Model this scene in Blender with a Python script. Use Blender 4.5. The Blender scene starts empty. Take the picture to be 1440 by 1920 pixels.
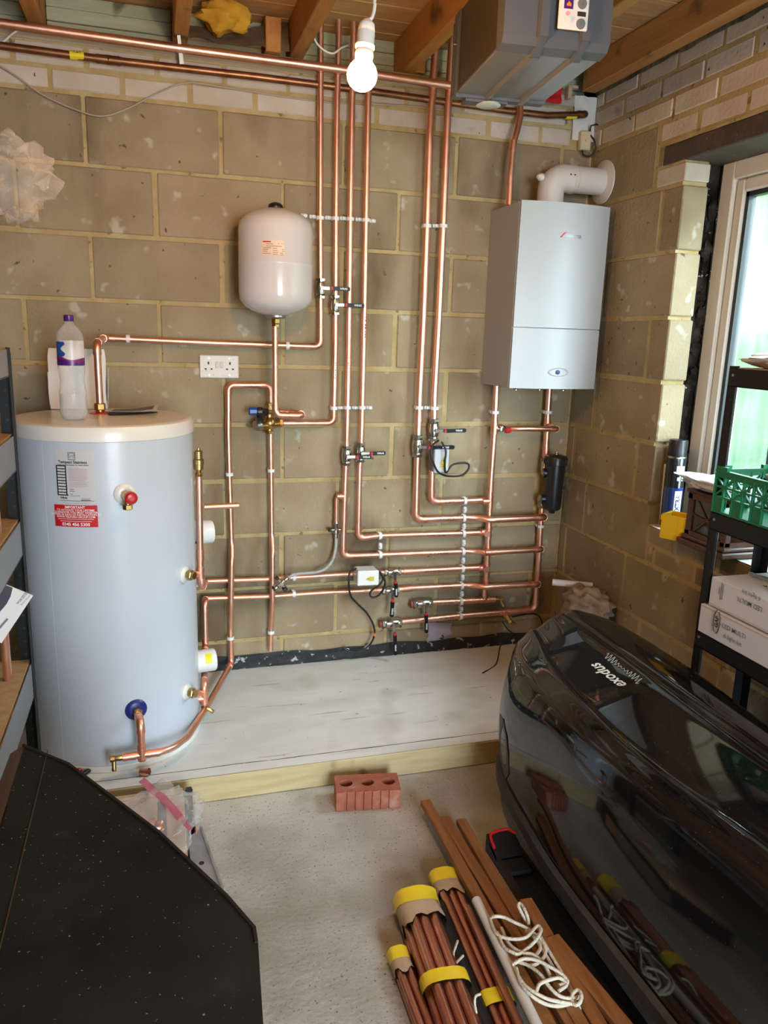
import bpy, math, random
from mathutils import Vector, Matrix, noise
random.seed(11)
SC = bpy.context.scene
COL = SC.collection
V3 = Vector
# ------------------------------------------------------------------ camera
FPX = 1442.0
CAM = V3((.4255, -3.0382, 1.4763)); YAW, PIT, ROL = .2931, .2265, .0315
_fw = V3((math.sin(YAW)*math.cos(PIT), math.cos(YAW)*math.cos(PIT), -math.sin(PIT)))
_r = V3((math.cos(YAW), -math.sin(YAW), 0)); _u = _r.cross(_fw)
_r2 = math.cos(ROL)*_r + math.sin(ROL)*_u; _u2 = -math.sin(ROL)*_r + math.cos(ROL)*_u
cd = bpy.data.cameras.new('camera'); cam = bpy.data.objects.new('camera', cd); COL.objects.link(cam)
cd.sensor_fit = 'VERTICAL'; cd.sensor_height = 24; cd.sensor_width = 18; cd.lens = 24*FPX/1920
cd.clip_start = .05
cam.matrix_world = Matrix((( _r2.x, _u2.x, -_fw.x, CAM.x), (_r2.y, _u2.y, -_fw.y, CAM.y), (_r2.z, _u2.z, -_fw.z, CAM.z), (0, 0, 0, 1)))
SC.camera = cam
# ------------------------------------------------------------------ world, lights, exposure
SC.view_settings.view_transform = 'Standard'; SC.view_settings.look = 'None'
SC.view_settings.gamma = 1; SC.view_settings.use_curve_mapping = False
SC.view_settings.exposure = 0.15
SC.cycles.max_bounces = 8; SC.cycles.transparent_max_bounces = 16
SC.cycles.use_denoising = True
SC.cycles.sample_clamp_indirect = 8
SC.cycles.caustics_reflective = False; SC.cycles.caustics_refractive = False
wd = bpy.data.worlds.new('sky'); SC.world = wd; wd.use_nodes = True
_n = wd.node_tree.nodes; _l = wd.node_tree.links
_bg = _n['Background']; _tc = _n.new('ShaderNodeTexCoord'); _sp = _n.new('ShaderNodeSeparateXYZ'); _cr = _n.new('ShaderNodeValToRGB')
_l.new(_tc.outputs['Generated'], _sp.inputs[0]); _l.new(_sp.outputs['Z'], _cr.inputs[0]); _l.new(_cr.outputs[0], _bg.inputs[0])
_cr.color_ramp.elements[0].color = (.78, .91, 1.0, 1); _cr.color_ramp.elements[1].color = (.66, .82, 1.0, 1)
_bg.inputs[1].default_value = 25.0
BULB_STRENGTH = 560
def portal(name, loc, rot, sx, sy):
    ld = bpy.data.lights.new(name, 'AREA'); ld.shape = 'RECTANGLE'; ld.size = sx; ld.size_y = sy; ld.cycles.is_portal = True
    o = bpy.data.objects.new(name, ld); o.location = loc; o.rotation_euler = rot; COL.objects.link(o)
portal('window_daylight', (2.56, -1.32, 1.45), (0, math.pi/2, 0), 1.3, 1.5)
portal('front_door_daylight', (1.30, -5.33, 1.02), (math.pi/2, 0, 0), 1.3, 2.06)

# ------------------------------------------------------------------ where a picture point lies at a known depth
def _ray(px, py): return _fw + (px-720)/FPX*_r2 - (py-960)/FPX*_u2
def W(px, py, d=0.0):
    q = _ray(px, py); return CAM + q*((-d-CAM.y)/q.y)
def R(px, py, x=2.185):
    q = _ray(px, py); return CAM + q*((x-CAM.x)/q.x)
def F(px, py, z=0.0):
    q = _ray(px, py); return CAM + q*((z-CAM.z)/q.z)
TC = V3((.270, -.417, 0)); TR = .274
def T(px, py):
    q = _ray(px, py); o = CAM-TC; a = q.x**2+q.y**2; b = 2*(o.x*q.x+o.y*q.y); c = o.x**2+o.y**2-TR**2
    h = max(0, b*b-4*a*c); t = (-b-math.sqrt(h))/(2*a); p = CAM+q*t
    return math.atan2(p.y-TC.y, p.x-TC.x), p.z
# ------------------------------------------------------------------ mesh building
class MB:
    def __init__(s): s.v = []; s.f = []
    def add(s, vs, fs):
        k = len(s.v); s.v += [V3(v) for v in vs]; s.f += [tuple(i+k for i in f) for f in fs]; return s
    def box(s, c, h, rot=None, ch=0.0):
        """chamfered box; c centre, h full sizes"""
        hx, hy, hz = h[0]/2, h[1]/2, h[2]/2
        M_ = rot if rot is not None else Matrix.Identity(3); c = V3(c)
        if ch <= 0:
            vs = [(x*hx, y*hy, z*hz) for x in (-1, 1) for y in (-1, 1) for z in (-1, 1)]
            fs = [(0, 1, 3, 2), (4, 6, 7, 5), (0, 4, 5, 1), (2, 3, 7, 6), (0, 2, 6, 4), (1, 5, 7, 3)]
        else:
            ch = min(ch, hx*.9, hy*.9, hz*.9); vs = []; ix = {}
            for sx in (-1, 1):
                for sy in (-1, 1):
                    for sz in (-1, 1):
                        for a in range(3):
                            p = [sx*(hx-ch), sy*(hy-ch), sz*(hz-ch)]; p[a] += (sx, sy, sz)[a]*ch
                            ix[(sx, sy, sz, a)] = len(vs); vs.append(tuple(p))
            fs = []
            for a in range(3):
                b, c2 = (a+1) % 3, (a+2) % 3
                for sg in (-1, 1):
                    q = []
                    for (m, n) in ((-1, -1), (1, -1), (1, 1), (-1, 1)):
                        t = [0, 0, 0]; t[a] = sg; t[b] = m; t[c2] = n; q.append(ix[(*t, a)])
                    fs.append(tuple(q if sg > 0 else q[::-1]))
                for m in (-1, 1):
                    for n in (-1, 1):
                        t1 = [0, 0, 0]; t1[b] = m; t1[c2] = n; t1[a] = -1; t2 = t1[:]; t2[a] = 1
                        fs.append((ix[(*t1, b)], ix[(*t2, b)], ix[(*t2, c2)], ix[(*t1, c2)]) if m*n > 0 else (ix[(*t1, c2)], ix[(*t2, c2)], ix[(*t2, b)], ix[(*t1, b)]))
            for sx in (-1, 1):
                for sy in (-1, 1):
                    for sz in (-1, 1):
                        f = (ix[(sx, sy, sz, 0)], ix[(sx, sy, sz, 1)], ix[(sx, sy, sz, 2)])
                        fs.append(f if sx*sy*sz > 0 else f[::-1])
        return s.add([c + M_ @ V3(v) for v in vs], fs)
    def bb(s, a, b, ch=0.0):
        return s.box([(a[i]+b[i])/2 for i in range(3)], [abs(b[i]-a[i]) for i in range(3)], None, ch)
    def tube(s, pts, r, n=14, cap=True, closed=False):
        pts = [V3(p) for p in pts]; m = len(pts); rs = r if isinstance(r, (list, tuple)) else [r]*m
        tang = []
        for i in range(m):
            a = pts[i]-pts[i-1] if (i > 0 or closed) else pts[1]-pts[0]
            b = pts[(i+1) % m]-pts[i] if (i < m-1 or closed) else a
            t = a.normalized()+b.normalized(); tang.append(t.normalized() if t.length > 1e-6 else a.normalized())
        up = V3((0, 0, 1)) if abs(tang[0].z) < .9 else V3((1, 0, 0))
        x = tang[0].cross(up).normalized(); vs = []
        for i in range(m):
            t = tang[i]; x = (x - t*x.dot(t)); x = x.normalized() if x.length > 1e-6 else t.orthogonal().normalized(); y = t.cross(x)
            for k in range(n):
                a = 2*math.pi*(k+.5)/n; vs.append(pts[i]+(x*math.cos(a)+y*math.sin(a))*rs[i])
        fs = []
        for i in range(m if closed else m-1):
            j = (i+1) % m
            for k in range(n):
                l = (k+1) % n; fs.append((i*n+k, i*n+l, j*n+l, j*n+k))
        if cap and not closed: fs += [tuple(range(n-1, -1, -1)), tuple((m-1)*n+k for k in range(n))]
        return s.add(vs, fs)
    def cyl(s, a, b, r, r2=None, n=20): return s.tube([a, b], [r, r if r2 is None else r2], n)
    def lathe(s, o, ax, prof, n=28):
        """profile of (distance along the axis, radius)"""
        o = V3(o); ax = V3(ax).normalized(); return s.tube_ax(o, ax, prof, n)
    def tube_ax(s, o, ax, prof, n):
        x = ax.orthogonal().normalized(); y = ax.cross(x); vs = []; m = len(prof)
        for (t, r) in prof:
            for k in range(n):
                a = 2*math.pi*(k+.5)/n; vs.append(o+ax*t+(x*math.cos(a)+y*math.sin(a))*r)
        fs = [(i*n+k, i*n+(k+1) % n, (i+1)*n+(k+1) % n, (i+1)*n+k) for i in range(m-1) for k in range(n)]
        fs += [tuple(range(n-1, -1, -1)), tuple((m-1)*n+k for k in range(n))]
        return s.add(vs, fs)
    def prism(s, poly, ext):
        """closed polygon of 3d points pushed along ext"""
        n = len(poly); e = V3(ext); vs = [V3(p) for p in poly]+[V3(p)+e for p in poly]
        fs = [tuple(range(n-1, -1, -1)), tuple(range(n, 2*n))]+[(i, (i+1) % n, n+(i+1) % n, n+i) for i in range(n)]
        return s.add(vs, fs)
    def grid(s, fn, nu, nv):
        vs = [fn(i/nu, j/nv) for j in range(nv+1) for i in range(nu+1)]; w = nu+1
        return s.add(vs, [(j*w+i, j*w+i+1, (j+1)*w+i+1, (j+1)*w+i) for j in range(nv) for i in range(nu)])
    def sphere(s, c, r, n=20, m=12, sc=(1, 1, 1)):
        c = V3(c); vs = [c+V3((0, 0, r*sc[2]))]
        for j in range(1, m):
            p = math.pi*j/m
            for k in range(n):
                a = 2*math.pi*k/n; vs.append(c+V3((r*sc[0]*math.sin(p)*math.cos(a), r*sc[1]*math.sin(p)*math.sin(a), r*sc[2]*math.cos(p))))
        vs.append(c-V3((0, 0, r*sc[2]))); e = len(vs)-1; fs = [(0, 1+k, 1+(k+1) % n) for k in range(n)]
        for j in range(m-2):
            for k in range(n): a = 1+j*n+k; b = 1+j*n+(k+1) % n; fs.append((a, a+n, b+n, b))
        fs += [(e, 1+(m-2)*n+(k+1) % n, 1+(m-2)*n+k) for k in range(n)]
        return s.add(vs, fs)

ORG = {}
def build(name, mb, m, parent=None, smooth=35, label=None, loc=None):
    o0 = ORG.get(parent.name, V3((0, 0, 0))) if parent else V3((0, 0, 0))
    base = V3(loc) if loc is not None else o0
    me = bpy.data.meshes.new(name); me.from_pydata([tuple(v-base) for v in mb.v], [], mb.f)
    import bmesh
    bm = bmesh.new(); bm.from_mesh(me); bmesh.ops.recalc_face_normals(bm, faces=bm.faces); bm.to_mesh(me); bm.free()
    if smooth:
        me.polygons.foreach_set('use_smooth', [True]*len(me.polygons)); me.set_sharp_from_angle(angle=math.radians(smooth))
    me.materials.append(m); o = bpy.data.objects.new(name, me); COL.objects.link(o)
    if parent: o.parent = parent; o.location = base-o0
    else: o.location = base
    ORG[o.name] = base
    if label: o['label'] = label
    return o
def thing(name, label, cat, loc, group=None):
    o = bpy.data.objects.new(name, None); o.empty_display_size = .05; COL.objects.link(o); o.location = V3(loc); ORG[o.name] = V3(loc)
    o['label'] = label; o['category'] = cat
    if group: o['group'] = group
    return o
def tag(o, label, cat, group=None):
    o['label'] = label; o['category'] = cat
    if group: o['group'] = group
    return o
def structure(name, loc=(0, 0, 0)):
    o = bpy.data.objects.new(name, None); COL.objects.link(o); o.location = loc; ORG[o.name] = V3(loc); o['kind'] = 'structure'; return o

# ------------------------------------------------------------------ materials
def M(name, col, rough=.5, metal=0, col2=None, sc=6, sv=(1, 1, 1), det=4, lo=.35, hi=.65, bump=0, bsc=60, bsv=None, coat=0, rand=0, speck=None, alpha=1, trans=0, emit=None, spec=.5, noro=0, ior=None):
    m = bpy.data.materials.new(name); m.use_nodes = True; n = m.node_tree.nodes; l = m.node_tree.links; p = n['Principled BSDF']
    c = (*col, 1); p.inputs['Base Color'].default_value = c; p.inputs['Roughness'].default_value = rough; p.inputs['Metallic'].default_value = metal
    p.inputs['Specular IOR Level'].default_value = spec
    if coat: p.inputs['Coat Weight'].default_value = coat; p.inputs['Coat Roughness'].default_value = .04
    if alpha < 1: p.inputs['Alpha'].default_value = alpha
    if trans: p.inputs['Transmission Weight'].default_value = trans
    if ior: p.inputs['IOR'].default_value = ior
    if emit: p.inputs['Emission Color'].default_value = (*emit[0], 1); p.inputs['Emission Strength'].default_value = emit[1]
    tc = n.new('ShaderNodeTexCoord'); out = None
    def nz(scale, v=(1, 1, 1), d=4):
        mp = n.new('ShaderNodeMapping'); mp.inputs['Scale'].default_value = v; l.new(tc.outputs['Object'], mp.inputs[0])
        t = n.new('ShaderNodeTexNoise'); t.inputs['Scale'].default_value = scale; t.inputs['Detail'].default_value = d; l.new(mp.outputs[0], t.inputs['Vector']); return t
    if col2:
        t = nz(sc, sv, det); r = n.new('ShaderNodeValToRGB'); r.color_ramp.elements[0].position = lo; r.color_ramp.elements[1].position = hi
        r.color_ramp.elements[0].color = c; r.color_ramp.elements[1].color = (*col2, 1); l.new(t.outputs[0], r.inputs[0]); out = r.outputs[0]
    for sk in (speck or []):            # (colour, scale, threshold, softness, stretch)
        t = nz(sk[1], sk[4] if len(sk) > 4 else (1, 1, 1), 2 if sk[1] > 3 else 5); r = n.new('ShaderNodeValToRGB'); r.color_ramp.elements[0].position = sk[2]; r.color_ramp.elements[1].position = sk[2]+sk[3]
        r.color_ramp.elements[0].color = (0, 0, 0, 1); r.color_ramp.elements[1].color = (1, 1, 1, 1); l.new(t.outputs[0], r.inputs[0])
        mx = n.new('ShaderNodeMixRGB'); l.new(r.outputs[0], mx.inputs[0]); mx.inputs[2].default_value = (*sk[0], 1)
        if out: l.new(out, mx.inputs[1])
        else: mx.inputs[1].default_value = c
        out = mx.outputs[0]
    if rand:
        oi = n.new('ShaderNodeObjectInfo'); h = n.new('ShaderNodeHueSaturation'); mr = n.new('ShaderNodeMapRange')
        mr.inputs['To Min'].default_value = 1-rand; mr.inputs['To Max'].default_value = 1+rand; l.new(oi.outputs['Random'], mr.inputs[0]); l.new(mr.outputs[0], h.inputs['Value'])
        if out: l.new(out, h.inputs['Color'])
        else: h.inputs['Color'].default_value = c
        out = h.outputs[0]
    if out: l.new(out, p.inputs['Base Color'])
    if noro:
        t = nz(sc*2); mr = n.new('ShaderNodeMapRange'); mr.inputs['To Min'].default_value = max(0, rough-noro); mr.inputs['To Max'].default_value = rough+noro
        l.new(t.outputs[0], mr.inputs[0]); l.new(mr.outputs[0], p.inputs['Roughness'])
    if bump:
        t = nz(bsc, bsv or (1, 1, 1), 5); b = n.new('ShaderNodeBump'); b.inputs['Strength'].default_value = bump; b.inputs['Distance'].default_value = .006
        l.new(t.outputs[0], b.inputs['Height']); l.new(b.outputs[0], p.inputs['Normal'])
    return m
BLOCK = M('concrete block', (.285, .212, .122), .9, col2=(.38, .298, .19), sc=5, det=8, lo=.3, hi=.7, bump=.5, bsc=90, rand=.13, speck=[((.47, .41, .32), 14, .63, .08), ((.12, .09, .06), 30, .70, .04), ((.17, .115, .062), 2.6, .55, .13, (1, 1, .4))])
WBRICK = M('white brick', (.52, .44, .36), .85, col2=(.60, .53, .46), sc=9, det=6, bump=.35, bsc=60, rand=.08, speck=[((.33, .25, .16), 7, .66, .08), ((.08, .06, .05), 40, .74, .02)])
MORTAR = M('sand mortar', (.42, .305, .13), .95, col2=(.50, .39, .20), sc=14, bump=.6, bsc=70, speck=[((.22, .16, .08), 25, .64, .06)])
DARKM = M('bitumen damp course', (.012, .012, .014), .55, bump=.5, bsc=40, speck=[((.42, .40, .36), 40, .62, .05)])
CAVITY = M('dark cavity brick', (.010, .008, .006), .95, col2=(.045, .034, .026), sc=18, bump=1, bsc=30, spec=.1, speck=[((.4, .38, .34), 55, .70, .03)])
FLOORM = M('concrete floor', (.42, .40, .355), .85, col2=(.60, .58, .53), sc=3, det=9, lo=.3, hi=.7, bump=.45, bsc=70, speck=[((.62, .60, .56), 190, .67, .05), ((.62, .60, .56), 60, .73, .02), ((.13, .115, .10), 150, .64, .05), ((.26, .225, .175), 1.9, .47, .24), ((.36, .34, .30), 9, .60, .2)])
SLABM = M('screed slab', (.74, .735, .68), .7, col2=(.86, .86, .82), sc=3, sv=(1, 3, 1), det=8, bump=.15, bsc=30, speck=[((.60, .58, .51), 4.5, .62, .2), ((.55, .53, .47), 9, .66, .1, (.5, 5, 1)), ((.30, .27, .22), 70, .74, .03)])
TIMBER = M('treated softwood', (.50, .39, .19), .7, col2=(.58, .48, .27), sc=9, sv=(.6, 4, 6), bump=.1, bsc=20, bsv=(.5, 8, 8), speck=[((.30, .20, .10), 7, .70, .06)])
JOIST = M('old joist', (.44, .185, .045), .75, col2=(.52, .245, .072), sc=7, sv=(7, .5, 5), bump=.25, bsc=30, bsv=(8, .6, 8), rand=.12, speck=[((.10, .05, .022), 6, .6, .1)])
DECK = M('roof boarding', (.50, .27, .10), .8, col2=(.60, .36, .155), sc=6, sv=(.6, 7, 4), bump=.25, bsc=30, bsv=(.5, 8, 8), rand=.12)
GREENB = M('pale green board', (.36, .40, .27), .7, col2=(.46, .49, .36), sc=6, sv=(.6, 4, 7), bump=.2, bsc=30, bsv=(.5, 8, 8), rand=.06, speck=[((.14, .12, .07), 5, .66, .05)])
PLATE = M('weathered wall plate', (.36, .30, .22), .8, col2=(.45, .39, .31), sc=5, sv=(.5, 4, 5), bump=.2, bsc=30, bsv=(.5, 6, 6))
COPPER = M('copper', (.88, .46, .31), 0.38, 1, col2=(.93, .55, .41), sc=18, noro=.06)
COPPERF = M('copper fitting', (.80, .38, .26), 0.42000000000000004, 1, col2=(.90, .48, .35), sc=25, noro=.08)
COPPEROLD = M('old copper', (.34, .16, .08), .40, 1, col2=(.22, .10, .05), sc=14)
COPPERT = M('stored copper tube', (.66, .29, .18), .36, 1, col2=(.50, .20, .12), sc=9, noro=.08, rand=.12)
BRASS = M('brass', (.60, .40, .15), .3, 1, col2=(.45, .28, .10), sc=30)
CHROME = M('nickel plate', (.50, .47, .41), .22, 1)
STEEL = M('galvanised steel', (.55, .56, .56), .35, 1, col2=(.40, .41, .41), sc=20)
WHITE = M('white enamel', (.47, .48, .49), .26, spec=.12)
TANKM = M('tank jacket', (.53, .575, .64), .26, col2=(.56, .605, .67), sc=2, coat=.1)
TANKLID = M('tank lid', (.76, .74, .69), .32, coat=.2)
VESSELM = M('vessel enamel', (.70, .67, .67), .16, coat=.5)
WPLAST = M('white plastic', (.80, .79, .76), .35)
CLIPM = M('clip nylon', (.82, .81, .80), .4)
FLUEM = M('flue plastic', (.72, .68, .64), .38)
IVORY = M('aged ivory plastic', (.62, .53, .36), .45)
BLACKP = M('black plastic', (.012, .012, .013), .35)
BLACKR = M('black rubber cable', (.010, .010, .010), .45)
GRIP = M('lever grip', (.006, .006, .009), .3, spec=.3)
REDP = M('red plastic', (.50, .015, .02), .3)
PURP = M('purple plastic', (.075, .012, .17), .3)
MAG = M('magenta print', (.20, .02, .16), .35)
BLUEP = M('blue plastic', (.015, .085, .32), .3)
NAVY = M('navy collar', (.012, .02, .16), .35)
YELP = M('yellow label', (.85, .72, .02), .5)
YELB = M('yellow plastic', (.90, .56, .01), .35)
YELW = M('yellow tape', (.90, .62, .012), .35, col2=(.93, .72, .03), sc=20)
KRAFT = M('kraft paper', (.45, .31, .19), .8, col2=(.54, .39, .25), sc=20)
PAPER = M('white paper', (.78, .77, .77), .7)
CARDW = M('white card', (.76, .74, .72), .6)
INK = M('black ink', (.015, .015, .015), .6)
INKP = M('pale red ink', (.56, .36, .34), .7)
INKR = M('red ink', (.55, .01, .012), .45)
INKW = M('white ink', (.85, .84, .82), .5)
INKG = M('grey ink', (.18, .18, .2), .6)
SILV = M('silver ink', (.5, .5, .5), .4)
GREYB = M('light steel blue paint', (.22, .24, .27), .4)
DGREY = M('opener grey plastic', (.085, .092, .112), .42)
OPENS = M('opener steel side', (.060, .044, .028), .4, .3)  # brown of the reflected wood is put into the steel's colour
OPENU = M('opener galvanised pan', (.30, .30, .29), .36, .75)
BRICKR = M('red clay brick', (.36, .105, .06), .85, col2=(.44, .15, .09), sc=20, bump=.4, bsc=80, speck=[((.50, .27, .20), 18, .60, .1)])
LAMPG = M('lit bulb glass', (1, .8, .5), .4, emit=((1, .51, .175), BULB_STRENGTH))
LEDRED = M('red indicator', (.8, .1, .1), .4, emit=((1, .15, .15), 1.5))
LENSM = M('lamp lens', (.55, .62, .60), .2, coat=.5)
FRAMEW = M('window pvc', (.72, .66, .58), .3)
SEAL = M('black seal', (.012, .014, .016), .4)
SHELFB = M('black shelving steel', (.012, .012, .012), .5, spec=.25)
SHELFW = M('chipboard shelf', (.42, .28, .14), .75, col2=(.50, .35, .19), sc=40)
ROOFBOX = M('gloss black lid', (.007, .007, .008), .05, noro=.02, speck=[((.07, .06, .05), 120, .71, .03)], spec=.6)
RBASE = M('scuffed black base', (.025, .026, .028), .35, col2=(.05, .05, .05), sc=20)
BOARD = M('black dusty board', (.007, .008, .0075), .8, col2=(.019, .022, .019), sc=4, det=7, spec=.15, speck=[((.30, .29, .26), 150, .71, .02), ((.03, .03, .03), 9, .62, .15)], bump=.1, bsc=90)
BOARDE = M('dark brown lipping', (.045, .025, .014), .55, col2=(.07, .038, .02), sc=8, sv=(6, .5, 6))
HARDW = M('hardwood batten', (.25, .095, .028), .55, col2=(.35, .15, .05), sc=9, sv=(7, .6, 5), bump=.15, bsc=20, bsv=(8, .5, 8), rand=.15)
ROPEM = M('cream cord', (.70, .64, .52), .8, bump=.6, bsc=160)
DARKW = M('mahogany case', (.055, .022, .012), .4, col2=(.10, .04, .02), sc=9, sv=(5, 5, .6))
GLASSD = M('dark case glass', (.02, .018, .015), .08, coat=.6)
GREENC = M('green crate plastic', (.005, .155, .06), .4)
RAG = M('dirty cloth', (.27, .19, .13), .95, col2=(.40, .31, .24), sc=16, bump=.6, bsc=40)
CARDB = M('corrugated cardboard', (.36, .24, .13), .85)
INSUL = M('yellow insulation', (.55, .28, .02), .95, col2=(.70, .40, .04), sc=12, bump=.8, bsc=25)
FELT = M('old felt sheet', (.10, .06, .03), .9, col2=(.20, .13, .06), sc=8, bump=.4, bsc=20)
WORKW = M('workbench ply', (.50, .33, .19), .65, col2=(.58, .41, .25), sc=9, sv=(6, .8, 3))
HOSE = M('braided hose', (.55, .55, .53), .3, .7, bump=.7, bsc=400)
PUTTY = M('white plaster', (.68, .66, .62), .85, bump=.5, bsc=30)
PINKF = M('lilac filler', (.42, .36, .44), .8, bump=.3, bsc=40)
COBW = M('grey cable', (.42, .38, .33), .5)
LEAFLET = M('dark printed photo', (.06, .06, .085), .35)
SPRAYB = M('spray can black', (.012, .014, .018), .2, coat=.4)
SPRAYU = M('spray can blue', (.02, .05, .25), .2, coat=.4)
GRASSM = M('lawn', (.05, .11, .03), .9, col2=(.08, .16, .04), sc=4)
HEDGEM = M('hedge green', (.050, .095, .040), .8, col2=(.090, .175, .058), sc=1.0)
BOUNCE_DRIVE = M('concrete drive', (.42, .41, .40), .9)  # unseen pale ground, added to bounce daylight in at the open door
RENDERW = M('pale garden wall', (.22, .25, .25), .9)
CAP = M('maroon cap', (.30, .06, .035), .5)
def film(name, col, a, rough=.15):
    m = bpy.data.materials.new(name); m.use_nodes = True; n = m.node_tree.nodes; l = m.node_tree.links; p = n['Principled BSDF']
    p.inputs['Base Color'].default_value = (*col, 1); p.inputs['Roughness'].default_value = rough
    t = n.new('ShaderNodeBsdfTransparent'); mx = n.new('ShaderNodeMixShader'); lw = n.new('ShaderNodeLayerWeight'); lw.inputs[0].default_value = .35
    mr = n.new('ShaderNodeMapRange'); mr.inputs['To Min'].default_value = a; mr.inputs['To Max'].default_value = min(1, a+.5); l.new(lw.outputs['Facing'], mr.inputs[0])
    l.new(mr.outputs[0], mx.inputs[0]); l.new(t.outputs[0], mx.inputs[1]); l.new(p.outputs[0], mx.inputs[2]); l.new(mx.outputs[0], n['Material Output'].inputs[0]); return m
FILM = film('clear polythene', (.80, .77, .75), .07, .08)
FILMW = film('white polythene bag', (.80, .82, .86), .82, .3)
PET = film('clear bottle', (.80, .82, .84), .10, .04)
WATER = film('bottle water', (.72, .76, .78), .16, .02)
PINKFILM = film('pink strip film', (.55, .05, .13), .65)
def glass_mat():
    m = bpy.data.materials.new('wet window glass'); m.use_nodes = True; n = m.node_tree.nodes; l = m.node_tree.links
    n.remove(n['Principled BSDF']); t = n.new('ShaderNodeBsdfTransparent'); t.inputs[0].default_value = (.93, .97, .95, 1)
    d = n.new('ShaderNodeBsdfTranslucent'); d.inputs[0].default_value = (.80, .88, .86, 1); g = n.new('ShaderNodeBsdfGlossy'); g.inputs['Roughness'].default_value = .03
    tc = n.new('ShaderNodeTexCoord'); mp = n.new('ShaderNodeMapping'); mp.inputs['Scale'].default_value = (1, 9, .7); nz = n.new('ShaderNodeTexNoise'); nz.inputs['Scale'].default_value = 5; nz.inputs['Detail'].default_value = 6
    l.new(tc.outputs['Object'], mp.inputs[0]); l.new(mp.outputs[0], nz.inputs['Vector'])
    mr = n.new('ShaderNodeMapRange'); mr.inputs['From Min'].default_value = .35; mr.inputs['From Max'].default_value = .7; mr.inputs['To Min'].default_value = .03; mr.inputs['To Max'].default_value = .075; l.new(nz.outputs[0], mr.inputs[0])
    m1 = n.new('ShaderNodeMixShader'); l.new(mr.outputs[0], m1.inputs[0]); l.new(t.outputs[0], m1.inputs[1]); l.new(d.outputs[0], m1.inputs[2])
    fr = n.new('ShaderNodeLayerWeight'); pw = n.new('ShaderNodeMath'); pw.operation = 'POWER'; pw.inputs[1].default_value = 4; l.new(fr.outputs['Facing'], pw.inputs[0]); ml = n.new('ShaderNodeMath'); ml.operation = 'MULTIPLY_ADD'; ml.inputs[1].default_value = .6; ml.inputs[2].default_value = .03; l.new(pw.outputs[0], ml.inputs[0]); m2 = n.new('ShaderNodeMixShader'); l.new(ml.outputs[0], m2.inputs[0]); l.new(m1.outputs[0], m2.inputs[1]); l.new(g.outputs[0], m2.inputs[2])
    l.new(m2.outputs[0], n['Material Output'].inputs[0]); return m
GLASS = glass_mat()

# ------------------------------------------------------------------ lettering
def text_mb(txt, size, fn, align='CENTER', bold=0.0, sx=1.0, shear=0.0):
    cu = bpy.data.curves.new('lettering', 'FONT'); cu.body = txt; cu.size = size; cu.align_x = align; cu.align_y = 'CENTER'; cu.resolution_u = 2; cu.offset = bold; cu.shear = shear
    o = bpy.data.objects.new('lettering', cu); COL.objects.link(o)
    dg = bpy.context.evaluated_depsgraph_get(); me = bpy.data.meshes.new_from_object(o.evaluated_get(dg))
    mb = MB(); mb.add([fn(v.co.x*sx, v.co.y) for v in me.vertices], [tuple(p.vertices) for p in me.polygons])
    bpy.data.objects.remove(o); bpy.data.curves.remove(cu); bpy.data.meshes.remove(me); return mb
def plane_fn(o, u, v, off=.0008):
    o = V3(o); u = V3(u).normalized(); v = V3(v).normalized(); n = u.cross(v).normalized()
    return lambda a, b: o+u*a+v*b+n*off
def text(txt, size, fn, m, parent, name='lettering', **k): return build(name, text_mb(txt, size, fn, **k), m, parent, 0)
def rect_mb(fn, cx, cy, w, h): 
    return MB().add([fn(cx-w/2, cy-h/2), fn(cx+w/2, cy-h/2), fn(cx+w/2, cy+h/2), fn(cx-w/2, cy+h/2)], [(0, 1, 2, 3)])

# ------------------------------------------------------------------ the room
XW = 2.185; SLABZ = .088; ZA = 2.24
def rj(a): return random.uniform(-a, a)
def piece_back(name, x0, x1, z0, z1, m, par, j=.0025, dep=.06, ch=.004):
    y = rj(.002); build(name, MB().bb((x0+.0068+rj(j), y, z0+.0075+rj(j)), (x1-.0068+rj(j), dep, z1-.006+rj(j)), ch), m, par, 0)
def piece_right(name, y0, y1, z0, z1, m, par, j=.0025, dep=.10, ch=.004, gap=.0068, x=None):
    x = (XW if x is None else x)+rj(.002); build(name, MB().bb((x, y0+gap+rj(j), z0+.0075+rj(j)), (XW+dep, y1-gap+rj(j), z1-.006+rj(j)), ch), m, par, 0)
wb = structure('wall_back')
build('mortar_bed', MB().bb((-.6, .0035, -.3), (XW+.3, .15, 2.39)), MORTAR, wb, 0)
for k in range(10):
    z1 = ZA-.225*k; x = -.682 if k % 2 == 0 else -.457
    while x < XW:
        a, b = max(x, -.45), min(x+.4555, XW)
        if b-a > .03: piece_back('concrete_block', a, b, z1-.225, z1, BLOCK, wb)
        x += .4555
for k, x in ((0, -.555), (1, -.438)):
    while x < 2.10:
        a, b = max(x, -.45), min(x+.2276, 2.09)
        if b-a > .03: piece_back('white_brick', a, b, ZA+.075*k, ZA+.075*(k+1), WBRICK, wb, .002)
        x += .2276
build('wall_plate', MB().bb((-.45, -.004, 2.39), (2.09, .1, 2.436), .004), PLATE, wb, 0)
build('plaster_patch', MB().grid(lambda u, v: V3((2.085+.1*u, -.006-.012*noise.noise(V3((u*4, v*4, 1))), 2.27+.165*v)), 8, 10), PUTTY, wb, 60)
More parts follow.
